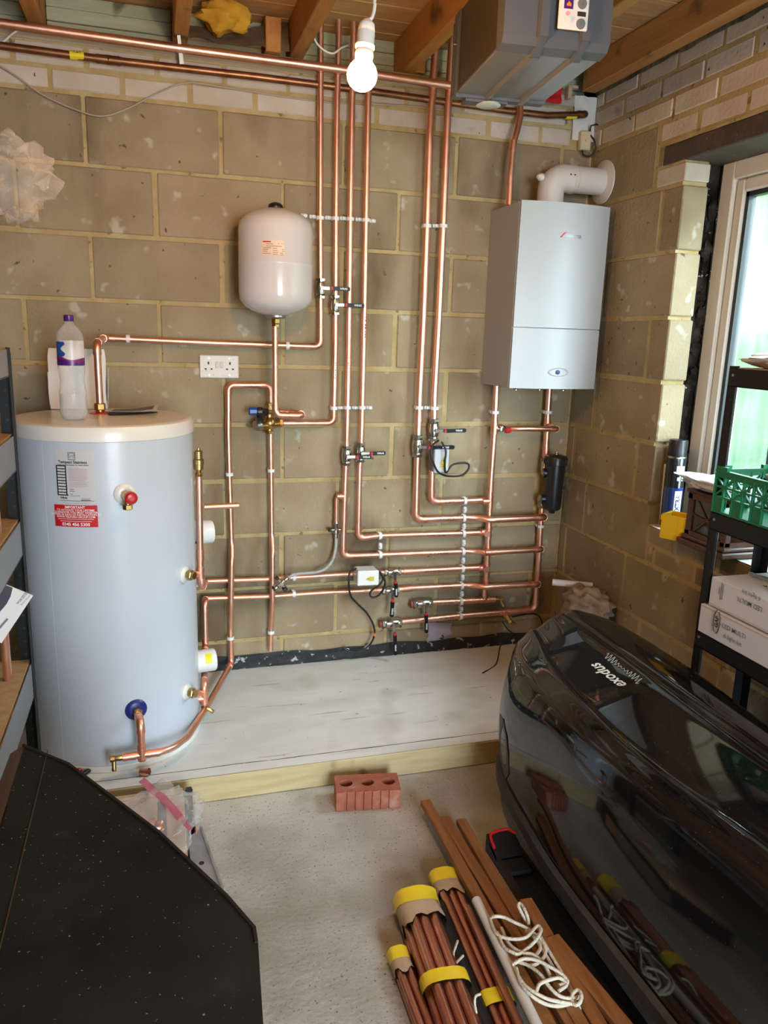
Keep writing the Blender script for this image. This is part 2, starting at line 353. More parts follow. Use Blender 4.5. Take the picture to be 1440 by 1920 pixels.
# damp course painted at the wall's foot: wavy upper edge
def dpc(u, v):
    x = .45+(XW-.45)*u; top = .155+.012*noise.noise(V3((x*6, 0, 2)))-.01*u; bot = SLABZ+.003+.006*max(0, noise.noise(V3((x*25, 3, 1))))
    return V3((x, -.006-.004*noise.noise(V3((x*12, v*3, 0))), bot+(top-bot)*v))
build('damp_course', MB().grid(dpc, 90, 4), DARKM, wb, 60)
build('filler_patch', MB().grid(lambda u, v: W(800+46*u+7*noise.noise(V3((u*2, v*3, 0))), 1168+46*v-24*u*v+5*noise.noise(V3((u*4, v*2, 8))), .004), 6, 6), PINKF, wb, 60)
build('drill_hole', MB().cyl(W(828, 1194, .006), W(828, 1194, .001), .011), DARKM, wb)

wr = structure('wall_right')
OY0, OY1 = -.63, -2.05
mbk = MB()
mbk.bb((XW+.0022, .0, -.3), (XW+.098, OY0+.012, 2.5)); mbk.bb((XW+.0022, OY1, -.3), (XW+.098, -5.3, 2.5))
mbk.bb((XW+.0022, OY0+.012, -.3), (XW+.098, OY1, .808)); mbk.bb((XW+.0022, OY0+.012, 2.16), (XW+.098, OY1, 2.5))
build('mortar_bed', mbk, MORTAR, wr, 0)
YE = -2.75
def course(y_list, z0, z1, m, name):
    for a, b in zip(y_list[:-1], y_list[1:]): piece_right(name, b, a, z0, z1, m, wr, .0025 if m is BLOCK else .002)
for k in range(10):
    z1 = ZA-.225*k; z0 = z1-.225
    if k == 0: piece_right('concrete_block', -.458, 0, z0, z1, BLOCK, wr); continue
    ys = [0] + [-.063-.4555*i for i in range(7)] if k % 2 else [0]+[-.195-.4555*i for i in range(6)]
    if k <= 5:
        ins = [y for y in ys if y > OY0+.03]+[OY0-.0068]; course(ins, z0, z1, BLOCK, 'concrete_block')
        out = [OY1]+[y for y in ys if y < OY1-.03]; course(out, z0, z1, BLOCK, 'concrete_block')
    elif k == 6:
        course([0, -.195, -.64], z0, z1, BLOCK, 'concrete_block')
        for i in range(2): course([-.64]+[y for y in [-.69-(.11 if i % 2 else 0)-.2276*j for j in range(9)] if y < -.66], z0+.075*i, z0+.075*(i+1), WBRICK if i == 5 else BLOCK, 'brick')
    else: course(ys, z0, z1, BLOCK, 'concrete_block')
for i, y0 in enumerate((-.067, -.215, -.067)):
    ys = [0]+[y0-.2276*j for j in range(12)]; course(ys, ZA+.075*i, ZA+.075*(i+1)-(.012 if i == 2 else 0), WBRICK, 'white_brick')
course([-.463]+[-.669-.2276*j for j in range(10)], 2.163, 2.238, WBRICK, 'white_brick')
piece_right('white_brick', OY0-.0068, -.463, 2.015, 2.086, WBRICK, wr)
build('block_strip', MB().bb((XW+.002, -.490, 2.088), (XW+.09, -.466, 2.158), .003), BLOCK, wr, 0)
LINT = M('rusted lintel', (.055, .038, .028), .65, col2=(.09, .065, .05), sc=12, bump=.3, bsc=60, speck=[((.4, .38, .35), 70, .74, .02)])
build('lintel', MB().bb((XW-.001, -.494, 2.088), (XW+.30, -2.2, 2.154), .004), LINT, wr, 0)
build('lintel_mortar', MB().grid(lambda u, v: V3((XW-.001-.004*noise.noise(V3((u*30, v, 0))), -.492-1.7*u, 2.153+.012*v)), 60, 2), MORTAR, wr, 60)
build('mortar_smear', MB().grid(lambda u, v: V3((XW-.003-.012*abs(noise.noise(V3((u*40, v*3, 7)))), -2.7*u, 2.440+.03*v+.008*noise.noise(V3((u*30, v*2, 1))))), 110, 5), M('grimy mortar', (.20, .155, .085), .95, col2=(.06, .05, .03), sc=20, bump=.8, bsc=60), wr, 60)
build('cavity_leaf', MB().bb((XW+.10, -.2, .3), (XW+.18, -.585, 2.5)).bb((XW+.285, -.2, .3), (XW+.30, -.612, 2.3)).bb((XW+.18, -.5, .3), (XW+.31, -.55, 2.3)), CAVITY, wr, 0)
build('outer_leaf', MB().bb((XW+.26, .2, -.3), (XW+.285, -.615, 2.7)).bb((XW+.26, -2.02, -.3), (XW+.36, -5.3, 2.7)).bb((XW+.15, -.6, -.3), (XW+.36, -2.1, .805)).bb((XW+.19, -.6, 2.092), (XW+.36, -2.1, 2.7)), CAVITY, wr, 0)  # box over the window head is added to block light through the cavity
build('sill_bed', MB().grid(lambda u, v: V3((XW+.25*u, OY0-1.42*v, .813+.004*noise.noise(V3((u*5, v*30, 2))))), 6, 30), PUTTY, wr, 60)

fl = structure('floor')
build('floor_screed', MB().bb((-.6, .1, -.12), (XW+.1, -5.4, 0)), FLOORM, fl, 0)
wl = structure('wall_left'); build('left_leaf', MB().bb((-.62, .1, -.1), (-.45, -5.3, 2.6)), BLOCK, wl, 0)
wf = structure('wall_front')
build('front_leaf', MB().bb((-.6, -5.2, -.1), (.65, -5.32, 2.6)).bb((1.95, -5.2, -.1), (2.5, -5.32, 2.6)).bb((-.6, -5.2, 2.07), (2.5, -5.32, 2.6)), BLOCK, wf, 0)

ce = structure('ceiling', (0, 0, 2.436))
for x0 in (-.37, .07, .53, .935, 1.352, 1.765):
    build('joist', MB().bb((x0, .10, 2.436+rj(.002)), (x0+.048+rj(.003), -5.2, 2.565), .003), JOIST, ce, 0)
build('joist', MB().bb((2.118, .0, 2.452), (2.178, -5.2, 2.565), .003), JOIST, ce, 0)
build('joist_offcut', MB().bb((1.40, .095, 2.438), (1.445, -.02, 2.55), .003), JOIST, ce, 0)
build('joist_offcut', MB().bb((.845, .095, 2.438), (.90, -.03, 2.55), .003), JOIST, ce, 0)
y = .14; i = 0
while y > -5.2:
    build('plank', MB().bb((-.6, y, 2.566+rj(.0015)), (XW+.3, y-.117, 2.586), .002), DECK, ce, 0); y -= .12
for (a, b) in ((-.32, .07), (.12, .53), (.58, .935), (.985, 1.352), (1.40, 1.765), (1.815, 2.18)):
    for j in range(3): build('board', MB().bb((a+.001, .085+rj(.003), 2.437+.043*j), (b-.001, .105, 2.478+.043*j), .002), GREENB, ce, 0)
build('roof_light_block', MB().bb((-.7, .25, 2.59), (XW+.45, -5.45, 2.66)).bb((-.6, .11, 2.39), (XW+.3, .2, 2.66)), CAVITY, ce, 0)  # unseen boxes added over the deck and wall head to stop light leaks

# window: frame, sash, glass
wn = structure('window_1', (2.40, -1.3, .815))
FX = 2.352
fm = MB()
fm.bb((FX, -.605, .815), (FX+.075, -.668, 2.09), .004); fm.bb((FX, -1.94, .815), (FX+.075, -2.01, 2.09), .004)
fm.bb((FX, -.668, 2.03), (FX+.075, -1.94, 2.09), .004); fm.bb((FX, -.668, .815), (FX+.075, -1.94, .88), .004)
build('outer_frame', fm, FRAMEW, wn, 0)
fm = MB(); X2 = FX+.012
fm.bb((X2, -.670, .882), (X2+.06, -.712, 2.028), .006); fm.bb((X2, -1.90, .882), (X2+.06, -1.938, 2.028), .006)
fm.bb((X2, -.712, 1.985), (X2+.06, -1.90, 2.028), .006); fm.bb((X2, -.712, .882), (X2+.06, -1.90, .925), .006)
build('sash', fm, FRAMEW, wn, 0)
fm = MB(); X3 = FX+.022
fm.bb((X3, -.712, .925), (X3+.03, -.728, 1.985)); fm.bb((X3, -.712, 1.969), (X3+.03, -1.9, 1.985)); fm.bb((X3, -.712, .925), (X3+.03, -1.9, .938))
build('black_seal', fm, SEAL, wn, 0)
build('pane', MB().bb((FX+.036, -.712, .925), (FX+.042, -1.90, 1.985)), GLASS, wn, 0)
build('foam_bead', MB().grid(lambda u, v: V3((2.315+.045*u, -.575-.02*noise.noise(V3((u*2, v*7, 0))), 1.97+.10*v)), 5, 10), INSUL, wn, 60)
# garden
gd = structure('garden_ground'); build('lawn', MB().bb((2.6, 8, -.30), (14, -12, -.15)), GRASSM, gd, 0); build('bounce_drive', MB().bb((-8, -5.45, -.2), (10, -16, -.03)), BOUNCE_DRIVE, gd, 0)
hg = MB().grid(lambda u, v: V3((6.2+1.2*noise.noise(V3((u*9, v*3, 0)))+.25*noise.noise(V3((u*50, v*20, 0)))-1.2*v*v, 6-11*u, -.2+3.1*v)), 60, 24)
tag(build('hedge', hg, HEDGEM, None, 60, loc=(6, 0, -.15)), 'bright green hedge beyond the wet window glass', 'hedge')

# ------------------------------------------------------------------ slab and timber edge
def slab_top(u, v):
    x = -.44+(XW+.43)*u; y = -.787*v; return V3((x, y-.001, SLABZ+.003+.0012*noise.noise(V3((x*3, y*3, 0)))))
ms = MB().bb((-.44, -.001, 0), (XW-.001, -.744, SLABZ-.002)); ms.grid(slab_top, 40, 14)
sl = thing('concrete_plinth', 'low pale screeded concrete plinth along the block wall', 'plinth', (.9, -.4, 0))
build('plinth_body', ms, SLABM, sl, 40)
ck = [V3((x*.05, -.738-.004*noise.noise(V3((x*.35, 0, 3))), SLABZ+.0036)) for x in range(-4, 37)]
build('edge_crack', MB().tube(ck, [.0012*(.4+abs(noise.noise(p*9))) for p in ck], 5), CAVITY, sl, 0)
build('timber_edge', MB().bb((-.44, -.745, .001), (XW-.002, -.790, SLABZ+.001), .003), TIMBER, sl, 0, label='pale new softwood board edging the plinth')
# ------------------------------------------------------------------ pipework
def arc_pts(pts, n=8):
    """smooth curve through points"""
    P = [pts[0]*2-pts[1]]+list(pts)+[pts[-1]*2-pts[-2]]; out = []
    for i in range(1, len(P)-2):
        a, b, c, d = P[i-1], P[i], P[i+1], P[i+2]
        for k in range(n):
            t = k/n; out.append(.5*((2*b)+(c-a)*t+(2*a-5*b+4*c-d)*t*t+(3*b-a-3*c+d)*t**3))
    return out+[pts[-1]]
def arc(p, a, b, rad, n=6):
    """points of a rounded corner at p between a and b"""
    u = (V3(a)-p).normalized(); w = (V3(b)-p).normalized(); ang = u.angle(w); t = rad/math.tan(ang/2); t = min(t, (V3(a)-p).length*.8, (V3(b)-p).length*.8); rad = t*math.tan(ang/2)
    c = p+(u+w).normalized()*(rad/math.sin(ang/2)); s, e = p+u*t-c, p+w*t-c; tot = s.angle(e)
    ax = s.cross(e).normalized(); return [c+Matrix.Rotation(tot*i/n, 3, ax) @ s for i in range(n+1)]
def pipe_run(label, pts, r, elbows=(), name='copper_pipe', m=None, mf=None, couple=(), tees=(), soft=(), parts=True, group='copper pipe runs'):
    """pts: centre line; elbows: indices that carry a soldered elbow; soft: indices bent in the tube; couple: (segment, fraction); tees: (segment, fraction, direction)"""
    m = m or COPPER; mf = mf or COPPERF; pts = [V3(p) for p in pts]; base = min(pts, key=lambda p: p.z)
    if not elbows and not couple and not tees:
        line = [pts[0]]
        for i in range(1, len(pts)-1): line += arc(pts[i], pts[i-1], pts[i+1], r*5, 5)
        return tag(build(name, MB().tube(line+[pts[-1]], r), m, None, 50, loc=base), label, 'pipe', group)
    t = thing(name, label, 'pipe', base, group); line = [pts[0]]
    for i in range(1, len(pts)-1):
        if i in elbows:
            a = arc(pts[i], pts[i-1], pts[i+1], r*1.9, 7); line.append(a[0]); build('pipe', MB().tube(line, r), m, t, 50)
            u, w = (a[0]-a[1]).normalized(), (a[-1]-a[-2]).normalized()
            u = (pts[i-1]-pts[i]).normalized(); w = (pts[i+1]-pts[i]).normalized()
            build('elbow', MB().tube([a[0]+u*r*1.5, a[0]]+a[1:-1]+[a[-1], a[-1]+w*r*1.5], r*1.13).tube([a[0]+u*r*1.1, a[0]+u*r*.7], r*1.22).tube([a[-1]+w*r*1.1, a[-1]+w*r*.7], r*1.22), mf, t, 50)
            line = [a[-1]]
        elif i in soft: line += arc(pts[i], pts[i-1], pts[i+1], r*6, 6)
        else: line += arc(pts[i], pts[i-1], pts[i+1], r*8, 4)
    build('pipe', MB().tube(line+[pts[-1]], r), m, t, 50)
    for s, f in couple:
        p = pts[s].lerp(pts[s+1], f); d = (pts[s+1]-pts[s]).normalized(); build('coupling', MB().tube([p-d*r*1.7, p+d*r*1.7], r*1.14).tube([p-d*r*1.3, p-d*r*.9], r*1.22).tube([p+d*r*.9, p+d*r*1.3], r*1.22), mf, t, 50)
    for s, f, dv in tees:
        p = pts[s].lerp(pts[s+1], f); d = (pts[s+1]-pts[s]).normalized(); dv = V3(dv).normalized()
        build('tee', MB().tube([p-d*r*2, p+d*r*2], r*1.13).tube([p, p+dv*r*2.6], r*1.11).tube([p-d*r*1.6, p-d*r*1.2], r*1.22).tube([p+d*r*1.2, p+d*r*1.6], r*1.22), mf, t, 50)
    return t
OUT = V3((0, -1, 0)); UP = V3((0, 0, 1)); RT = V3((1, 0, 0))
D = .036
# risers that climb the wall into the roof
def Ws(d, *pp): return [W(a, b, d) for a, b in pp]
TZ = (.255, -.355)
a = Ws(D, (601, 28), (601, 190), (600, 400), (600.5, 520), (600.5, 650), (400, 643), (208, 634))
hz = a[-1]; top = V3((TZ[0], TZ[1], hz.z-.012))
a[-1] = V3((TZ[0]+.005, -D, hz.z)); a += [top, V3((TZ[0], TZ[1], 1.215))]
pipe_run('leftmost tall copper riser beside the white vessel, running on left to the cylinder top', a, .0115, elbows=(4, 6, 7))
pipe_run('second tall copper riser, turning left into the brass inlet valve', Ws(D, (636, 26), (632, 190), (629.5, 400), (628, 660), (625, 793), (527, 793.5)), .0115, elbows=(4,))
vt = pipe_run('third tall copper riser, crossing right low down as fourth rung of the manifold', Ws(D, (664, 32), (660, 190), (656.5, 400), (653, 660), (649.5, 840), (646, 930), (643, 1042), (712, 1040), (885, 1033.5))+Ws(D+.042, (914, 1036), (1014, 1030))+Ws(D, (1014, 1030)), .0125, elbows=(6, 10), soft=(8, 9), tees=((5, .0, (-1, 0, 0)), (9, .05, (0, 1, 0))))
pipe_run('fourth tall copper riser, behind the bulb, turning right as third rung of the manifold', Ws(D, (693, 36), (690, 200), (686, 400), (681, 660), (677, 830), (674, 880), (671.5, 1009), (712, 1004), (868, 1000), (909, 998)), .0125, elbows=(6,), tees=((8, .98, (0, -1, 0)),))
pipe_run('thick copper riser left of a pair, turning right as second rung of the manifold', Ws(D, (817, 84), (806, 240), (800, 424), (793, 600), (786, 740), (783, 833), (779.5, 974), (867, 971), (890, 969.5))+Ws(D+.042, (917, 975), (1019, 970))+Ws(D, (1019, 970)), .0145, elbows=(6, 10), soft=(8, 9))
pipe_run('thick copper riser right of a pair, turning right as top rung of the manifold', Ws(D, (849, 60), (840, 200), (830, 433), (822, 600), (814, 740), (813, 807), (810, 884), (808.5, 941), (868, 939), (915, 937)), .0145, elbows=(7,))
DR = .046
pipe_run('vertical copper flow pipe dropping from the boiler, left of the black filter', Ws(DR, (931, 712), (926.7, 804), (919, 920), (917, 969), (912, 1080), (908.5, 1118)), .0135, couple=((1, .95), (3, .25), (4, .35)), tees=((0, .98, (1, 0, 0)), (2, .4, (-1, 0, 0)), (3, .25, (-1, 0, 0)), (3, .86, (-1, 0, 0))))
pipe_run('vertical copper return pipe below the boiler, above the black filter', Ws(DR, (1031, 715), (1027, 774), (1026, 800), (1022.5, 862)), .0135, couple=((2, .75),), tees=((1, .97, (0, -1, 0)),))
pipe_run('short copper bypass rung under the boiler, right of the red valve', Ws(DR, (950, 804))+Ws(DR+.035, (975, 803.5), (1043, 804.5))+Ws(DR, (1043, 804.5)), .0115, elbows=(2,))
pipe_run('copper return pipe rising from the lowest rung to the black filter', Ws(D, (746, 1166.5), (868, 1154), (955, 1147), (1003, 1142), (1008, 1090), (1013, 990), (1016, 946)), .0135, elbows=(3,), tees=((1, .9, (0, -1, -.6)),), couple=((4, .1), (4, .6)))
pipe_run('short copper stub rung with a drain cock, second from bottom of the manifold', Ws(D, (800, 1130), (868, 1127), (908, 1125), (928, 1124)), .0135, tees=((2, .05, UP),), couple=((1, .3),))
pipe_run('upper copper pipe from cylinder to manifold, under the white actuator box', Ws(D+.004, (388, 1089.5), (504, 1085.5), (620, 1078), (726, 1072.5), (766, 1071)), .0105, couple=((3, .35),), name='copper_pipe')
pipe_run('thick copper rung right of the upper lever valve, ending on the boiler flow', Ws(D+.004, (744, 1071.8), (766, 1071), (868, 1066), (909, 1064)), .0130, couple=((0, .95),), tees=((2, .95, (0, -1, 0)),))
pipe_run('lower copper pipe from cylinder to manifold, behind the looped black cable', Ws(D+.004, (386, 1122), (504, 1118), (620, 1110), (723, 1106)), .0105, couple=((2, .9),))
pipe_run('thick copper rung right of the lower lever valve, bowed over the boiler flow', Ws(D+.004, (741, 1105.5), (766, 1103), (868, 1098), (882, 1096.5))+Ws(DR+.038, (908, 1101), (1008, 1095.5))+Ws(D, (1008, 1095)), .0130, elbows=(5,), soft=(3, 4), couple=((0, .9),))
# cold feed: from the brass valve over, down and round the cylinder's foot
c0 = W(433.5, 1244, D); zc = c0.z
ZF = .178; fr = [F(392, 1318, .143), F(352, 1381, .164), F(318, 1407, .174), F(229, 1420, ZF)]; zc = ZF
pipe_run('copper cold feed looping over left of the brass valve and down round the cylinder foot', Ws(D, (507, 757), (506.5, 722), (428, 722), (428, 815), (430, 891), (434, 1020))+Ws(D+.035, (434.5, 1050), (433, 1135))+Ws(D, (432, 1175))+[c0]+fr, .0115, elbows=(1, 2, 9), soft=(5, 6, 7, 8, 10, 11), couple=((12, .35), (12, .85)))
tp = F(266, 1414, zc); th, tz = T(255, 1330); port = TC+V3((math.cos(th)*TR, math.sin(th)*TR, tz)); nb = V3((math.cos(th), math.sin(th), 0))
pe = V3((tp.x, tp.y, tz-.012))
pipe_run('short copper upright from the cold feed into the blue collar on the cylinder', [V3((pe.x, pe.y, zc)), pe, port+nb*.012], .0115, elbows=(1,), tees=((0, .02, UP),))
pipe_run('copper pipe dropping from the white vessel, returning to the brass valve', Ws(.175, (515.5, 612), (516.5, 778), (566, 779))+Ws(.06, (563, 775), (524, 772)), .0115, elbows=(1, 2, 3), couple=((1, .7),))
pipe_run('straight copper discharge pipe below the brass valve with an open end', Ws(D, (507, 812), (508, 882), (509.5, 1005))+Ws(D+.035, (511, 1040), (511, 1128))+Ws(D, (508, 1178), (507, 1220)), .0110)
# cylinder side pipes
ths, zs = T(345, 1077); ps = TC+V3((math.cos(ths)*TR, math.sin(ths)*TR, zs)); ns = V3((math.cos(ths), math.sin(ths), 0))
K = W(376, 1076, .44)
pipe_run('slim copper upright at the cylinder side carrying the brass air vent', [W(373, 893, .44), K, W(379, 1100, .44), W(386, 1092, D)], .0115, elbows=(2,), tees=((0, .99, (-1, 0, 0)),), couple=((0, .8),))
pipe_run('short copper stub from the upper port of the cylinder side', [ps+ns*.02, K-V3((.012, 0, 0))], .0115)
thl, zl = T(349, 1297); pl = TC+V3((math.cos(thl)*TR, math.sin(thl)*TR, zl)); nl = V3((math.cos(thl), math.sin(thl), 0))
L = W(383, 1300, .44)
pipe_run('copper pipe falling at the cylinder side to the lower port', [W(386, 1122, D), W(384, 1128, D+.05), W(385, 1212, .10), V3((L.x, L.y, W(385, 1212, .10).z)), V3((L.x, L.y, L.z-.028))], .0115, elbows=(1, 2, 3), tees=((3, .85, (-1, 0, 0)),))
pipe_run('short copper stub from the lower port of the cylinder side', [pl+nl*.02, V3((L.x-.012, L.y, L.z))], .0115)
pipe_run('open-ended copper relief stub pointing right beside the cylinder', [W(383, 950.5, .30), W(447.5, 947.5, .30)], .0105)
# overhead pipes
pipe_run('bright thick copper pipe crossing overhead under the joists', [W(-60, 35, .06), W(320, 88.5, .06), W(648, 131.5, .06), W(884, 166.5, .06)], .0145)
pipe_run('dull brown copper gas pipe along the white brick courses', [W(-60, 77.5, .03), W(183, 110, .03), W(480, 144, .03), W(700, 172, .03), W(940, 206, .03), W(1025, 216.5, .03), W(1096, 214.5, .035), W(1096, 214.5, .004)], .0125, elbows=(6,), m=COPPEROLD, mf=COPPEROLD, couple=((1, .03), (1, .10)))
gt = pipe_run('cranked copper gas drop from overhead to the boiler top', [W(975, 196, .05), W(976, 216, .055), W(971, 240, .065), W(962, 272, .08), W(957, 330, .09), W(954.5, 385, .095)], .0125, couple=((3, .05),))
for i, (x0, y0, x1, y1, lb) in enumerate(((131, 103, 158, 105, 'yellow pipe tape near the left end of the brown gas pipe'), (1060, 217, 1080, 216, 'yellow pipe tape beside the wall end of the brown gas pipe'))):
    a, b = W(x0, y0, .03), W(x1, y1, .031); t = tag(build('pipe_tape', MB().tube([a, b], .0137), YELP, None, 60, loc=a), lb, 'tape')
    d = (b-a).normalized(); text('GAS', .013, plane_fn((a+b)/2+OUT*.0128+UP*.0055, d, UP+OUT*.4, .001), INK, t)
# faint black marking printed along the tubes
def marks(d, r, p0, p1, n, par=None):
    a, b = W(*p0, d), W(*p1, d); u = (b-a).normalized(); s = u.cross(OUT); mb = MB(); L = (b-a).length; t = 0
    while t < L:
        w = random.uniform(.002, .007)
        if random.random() < .75:
            f = plane_fn(a+u*t+OUT*(r+.0002), u, s if s.length else UP, .0004); mb.add([f(0, -.0016), f(w, -.0016), f(w, .0016+rj(.001)), f(0, .0018+rj(.001))], [(0, 1, 2, 3)])
        t += w+random.uniform(.0015, .006)
    return mb
for tn, args in (('third', (D, .0125, (805, 1037), (840, 1036))), ('fourth', (D, .0125, (800, 1003.5), (842, 1002))), ('left of a pair', (D, .0145, (812, 972.5), (855, 971.5))), ('right of a pair', (D, .0145, (834, 940), (850, 939.6))), ('lowest rung', (D, .0135, (818, 1158.5), (850, 1156))), ('second from bottom', (D, .0135, (818, 1129), (848, 1128))), ('upper lever', (D+.004, .013, (796, 1070), (832, 1068.5))), ('lower lever', (D+.004, .013, (824, 1100), (842, 1099))), ('second tall', (D, .0115, (628, 680), (627.3, 708))), ('third', (D, .0125, (652.6, 670), (652, 715))), ('fourth', (D, .0125, (684, 590), (683, 635))), ('leftmost', (D, .0115, (600.5, 608), (600.5, 620)))):
    for o in list(bpy.data.objects):
        if o.get('category') == 'pipe' and tn in o['label'] and not o.data: build('printed_marks', marks(*args, 0), INK, o, 0); break

# ------------------------------------------------------------------ lever valves
def valve(label, P, ax, r, L, ld, group='lever ball valves'):
    ax = V3(ax).normalized(); ld = V3(ld).normalized(); t = thing('ball_valve', label, 'valve', P, group); k = r/.0145
    h = MB()
    for s in (-1, 1):
        h.add(*nut(P+ax*s*.040*k, ax*s, .013*k, r*1.62)); h.lathe(P+ax*s*.026*k, ax*s, [(0, r*1.2), (.003, r*1.32), (.012*k, r*1.32), (.014*k, r*1.1)], 16)
    h.lathe(P-ax*.030*k, ax, [(0, r*1.15), (.004, r*1.5), (.016*k, r*1.62), (.030*k, r*1.68), (.044*k, r*1.62), (.056*k, r*1.5), (.060*k, r*1.15)], 18)
    build('valve_body', h, CHROME, t, 30)
    st = P+OUT*(r*1.6); e = st+OUT*.016
    build('stem', MB().cyl(st-OUT*.004, e, .0065).add(*nut(e, OUT, .005, .009)), CHROME, t, 30)
    sd = ld.cross(OUT); rot = Matrix((ld, sd, OUT)).transposed(); e2 = e+OUT*.002
    build('lever_arm', MB().box(e2+ld*.012, (.040, .013, .003), rot, .001).box(e2+ld*.034+OUT*.004, (.012, .013, .003), Matrix.Rotation(0, 3, 'X') @ rot, .001), CHROME, t, 30)
    g0 = e2+OUT*.006; gl = L-.030
    gp = [(0, .0055), (.010, .0078), (gl*.5, .0072), (gl-.008, .0085), (gl-.002, .007), (gl, .004)]
    gm = MB()
    gm.prism([g0-OUT*.004+ld*(.030+x)+sd*w for x, w in gp]+[g0-OUT*.004+ld*(.030+x)-sd*w for x, w in gp[::-1]], OUT*.009)
    g = build('lever_grip', gm, GRIP, t, 30)
    build('grip_band', MB().box(g0+ld*.034+OUT*.0006, (.010, .0132, .0096), rot, .001), INKR if 'purple' not in label else MAG, g, 30)
    v = sd if ld.dot(V3((1, 0, -1))) > 0 else -sd
    u = ld
    vv = u.cross(OUT)*-1
    text('WRAS', .0105, plane_fn(g0+OUT*.0052+ld*(.030+gl*.66), u, -vv if False else vv, .0006) if True else None, INKW, g, bold=.0003)
    return t
def nut(p, ax, h, r):
    mb = MB(); p = V3(p); ax = V3(ax).normalized(); mb.tube_ax(p, ax, [(-h*.5, r*.9), (-h*.38, r), (h*.38, r), (h*.5, r*.9)], 6); return mb.v, mb.f
DN = V3((-.01, 0, -1))
valve('lever ball valve on the leftmost riser, lever pointing right below the vessel', W(601, 541, D), UP, .0115, .105, RT)
valve('lever ball valve on the second riser, a step lower than its neighbour', W(628, 572, D), UP, .0115, .105, RT)
valve('lever ball valve on the third riser, lever crossing in front of the next pipe', W(649.5, 854, D), UP, .0125, .092, RT)
valve('lever ball valve on the fourth riser, lever slightly above its left neighbour', W(676, 848, D), UP, .0125, .092, V3((1, 0, .03)))
valve('large lever ball valve on the left thick riser, lever over the grey actuator', W(782.5, 836, D), UP, .0145, .145, RT)
valve('large lever ball valve on the right thick riser, highest of the pair', W(813, 806, D), UP, .0145, .125, V3((1, 0, .03)))
valve('lever ball valve on the upper cylinder pipe beside the white actuator box', W(735.5, 1072, D+.004), RT, .0115, .10, V3((.08, 0, -1)))
valve('lever ball valve on the lower cylinder pipe, lever hanging left of its neighbour', W(731.5, 1106.5, D+.004), RT, .0115, .105, V3((-.03, 0, -1)))
for (px, py, lx, lb) in ((792, 1131, .12, 'capped lever ball valve ending the upper stub rung, near the lilac patch'), (734, 1168, .13, 'capped lever ball valve ending the lowest rung, lever hanging lowest of all')):
    P = W(px, py, D); t = valve(lb, P, RT, .0140, lx, V3((.06, 0, -1)))
    build('end_cap', MB().cyl(P-RT*.046, P-RT*.056, .017), CAP, t, 30)

# small red bypass valve
P = W(938, 803.5, DR+.004); t = thing('bypass_valve', 'small red-handled bypass valve between the two boiler pipes', 'valve', P)
build('valve_body', MB().lathe(P-RT*.018, RT, [(0, .012), (.008, .015), (.014, .012), (.026, .012), (.030, .015), (.040, .012)], 14).cyl(P, P+OUT*.02, .009), CHROME, t, 30)
hp = P+V3((.020, -.032, -.004)); build('knob', MB().tube_ax(hp-RT*.012, RT, [(0, .009), (.004, .0125), (.022, .0115), (.026, .008)], 10), REDP, t, 30)
# brass inlet control group
P = W(505, 782, .05); t = thing('inlet_control_valve', 'brass inlet control valve with blue knob below the white vessel', 'valve', P)
build('valve_body', MB().tube([P+UP*.055, P+UP*.03, P-UP*.06], [.014, .018, .014], 14).tube([P+V3((-.045, -.02, -.035)), P+V3((.05, .004, -.022))], .017).tube([P+V3((-.02, -.01, .02)), P+V3((.04, 0, .022))], .014).sphere(P+V3((0, -.004, -.022)), .026).add(*nut(P+V3((.045, 0, -.022)), RT, .014, .019)).add(*nut(P-UP*.058, UP, .012, .018)).add(*nut(P+UP*.05, UP, .012, .018)), BRASS, t, 40)
c = W(487, 772, .085); build('pressure_head', MB().tube([P+V3((-.012, -.012, .02)), c], .013).tube_ax(c-RT*.012, RT, [(0, .014), (.004, .018), (.020, .018), (.028, .012)], 14).cyl(c-UP*.014, c-UP*.030+OUT*.012, .013), BLACKP, t, 35)
c2 = W(474, 771, .09); build('blue_knob', MB().tube_ax(c2-RT*.016, RT, [(0, .012), (.004, .0165), (.030, .0155), (.032, .012)], 8), BLUEP, t, 30)
c3 = W(483, 797, .085); build('grey_cap', MB().tube_ax(c3+V3((.012, .012, 0)), V3((-.8, -.45, -.15)), [(0, .017), (.004, .0205), (.024, .0205), (.028, .014)], 18), STEEL, t, 30)
# drain cocks
def drain(label, P, ax, out):
    t = thing('drain_cock', label, 'valve', P, 'brass drain cocks'); ax = V3(ax).normalized(); o = V3(out).normalized()
    build('cock_body', MB().tube_ax(P, ax, [(0, .0095), (.006, .0105), (.020, .009), (.022, .012), (.034, .012), (.036, .008)], 10), BRASS, t, 30)
    build('hose_tail', MB().tube_ax(P+ax*.024, o, [(.006, .007), (.02, .0075), (.022, .0065), (.036, .0075), (.038, .006)], 12), BRASS, t, 30)
drain('brass drain cock at the end of the stub rung', W(928, 1124, D), RT, V3((.4, -.4, -.8)))
drain('brass drain cock hanging under the lowest rung by the rag', W(950, 1155, D+.03), V3((.3, -.4, -.6)), V3((.8, -.2, -.5)))
drain('brass drain cock at the left end of the cold feed, before the cylinder foot', F(229, 1420, zc), V3((-1, -.05, 0)), V3((0, -.5, -.9)))
drain('brass drain cock under the lower side port of the cylinder', V3((L.x, L.y, L.z-.028)), V3((0, 0, -1)), V3((.8, -.3, -.5)))
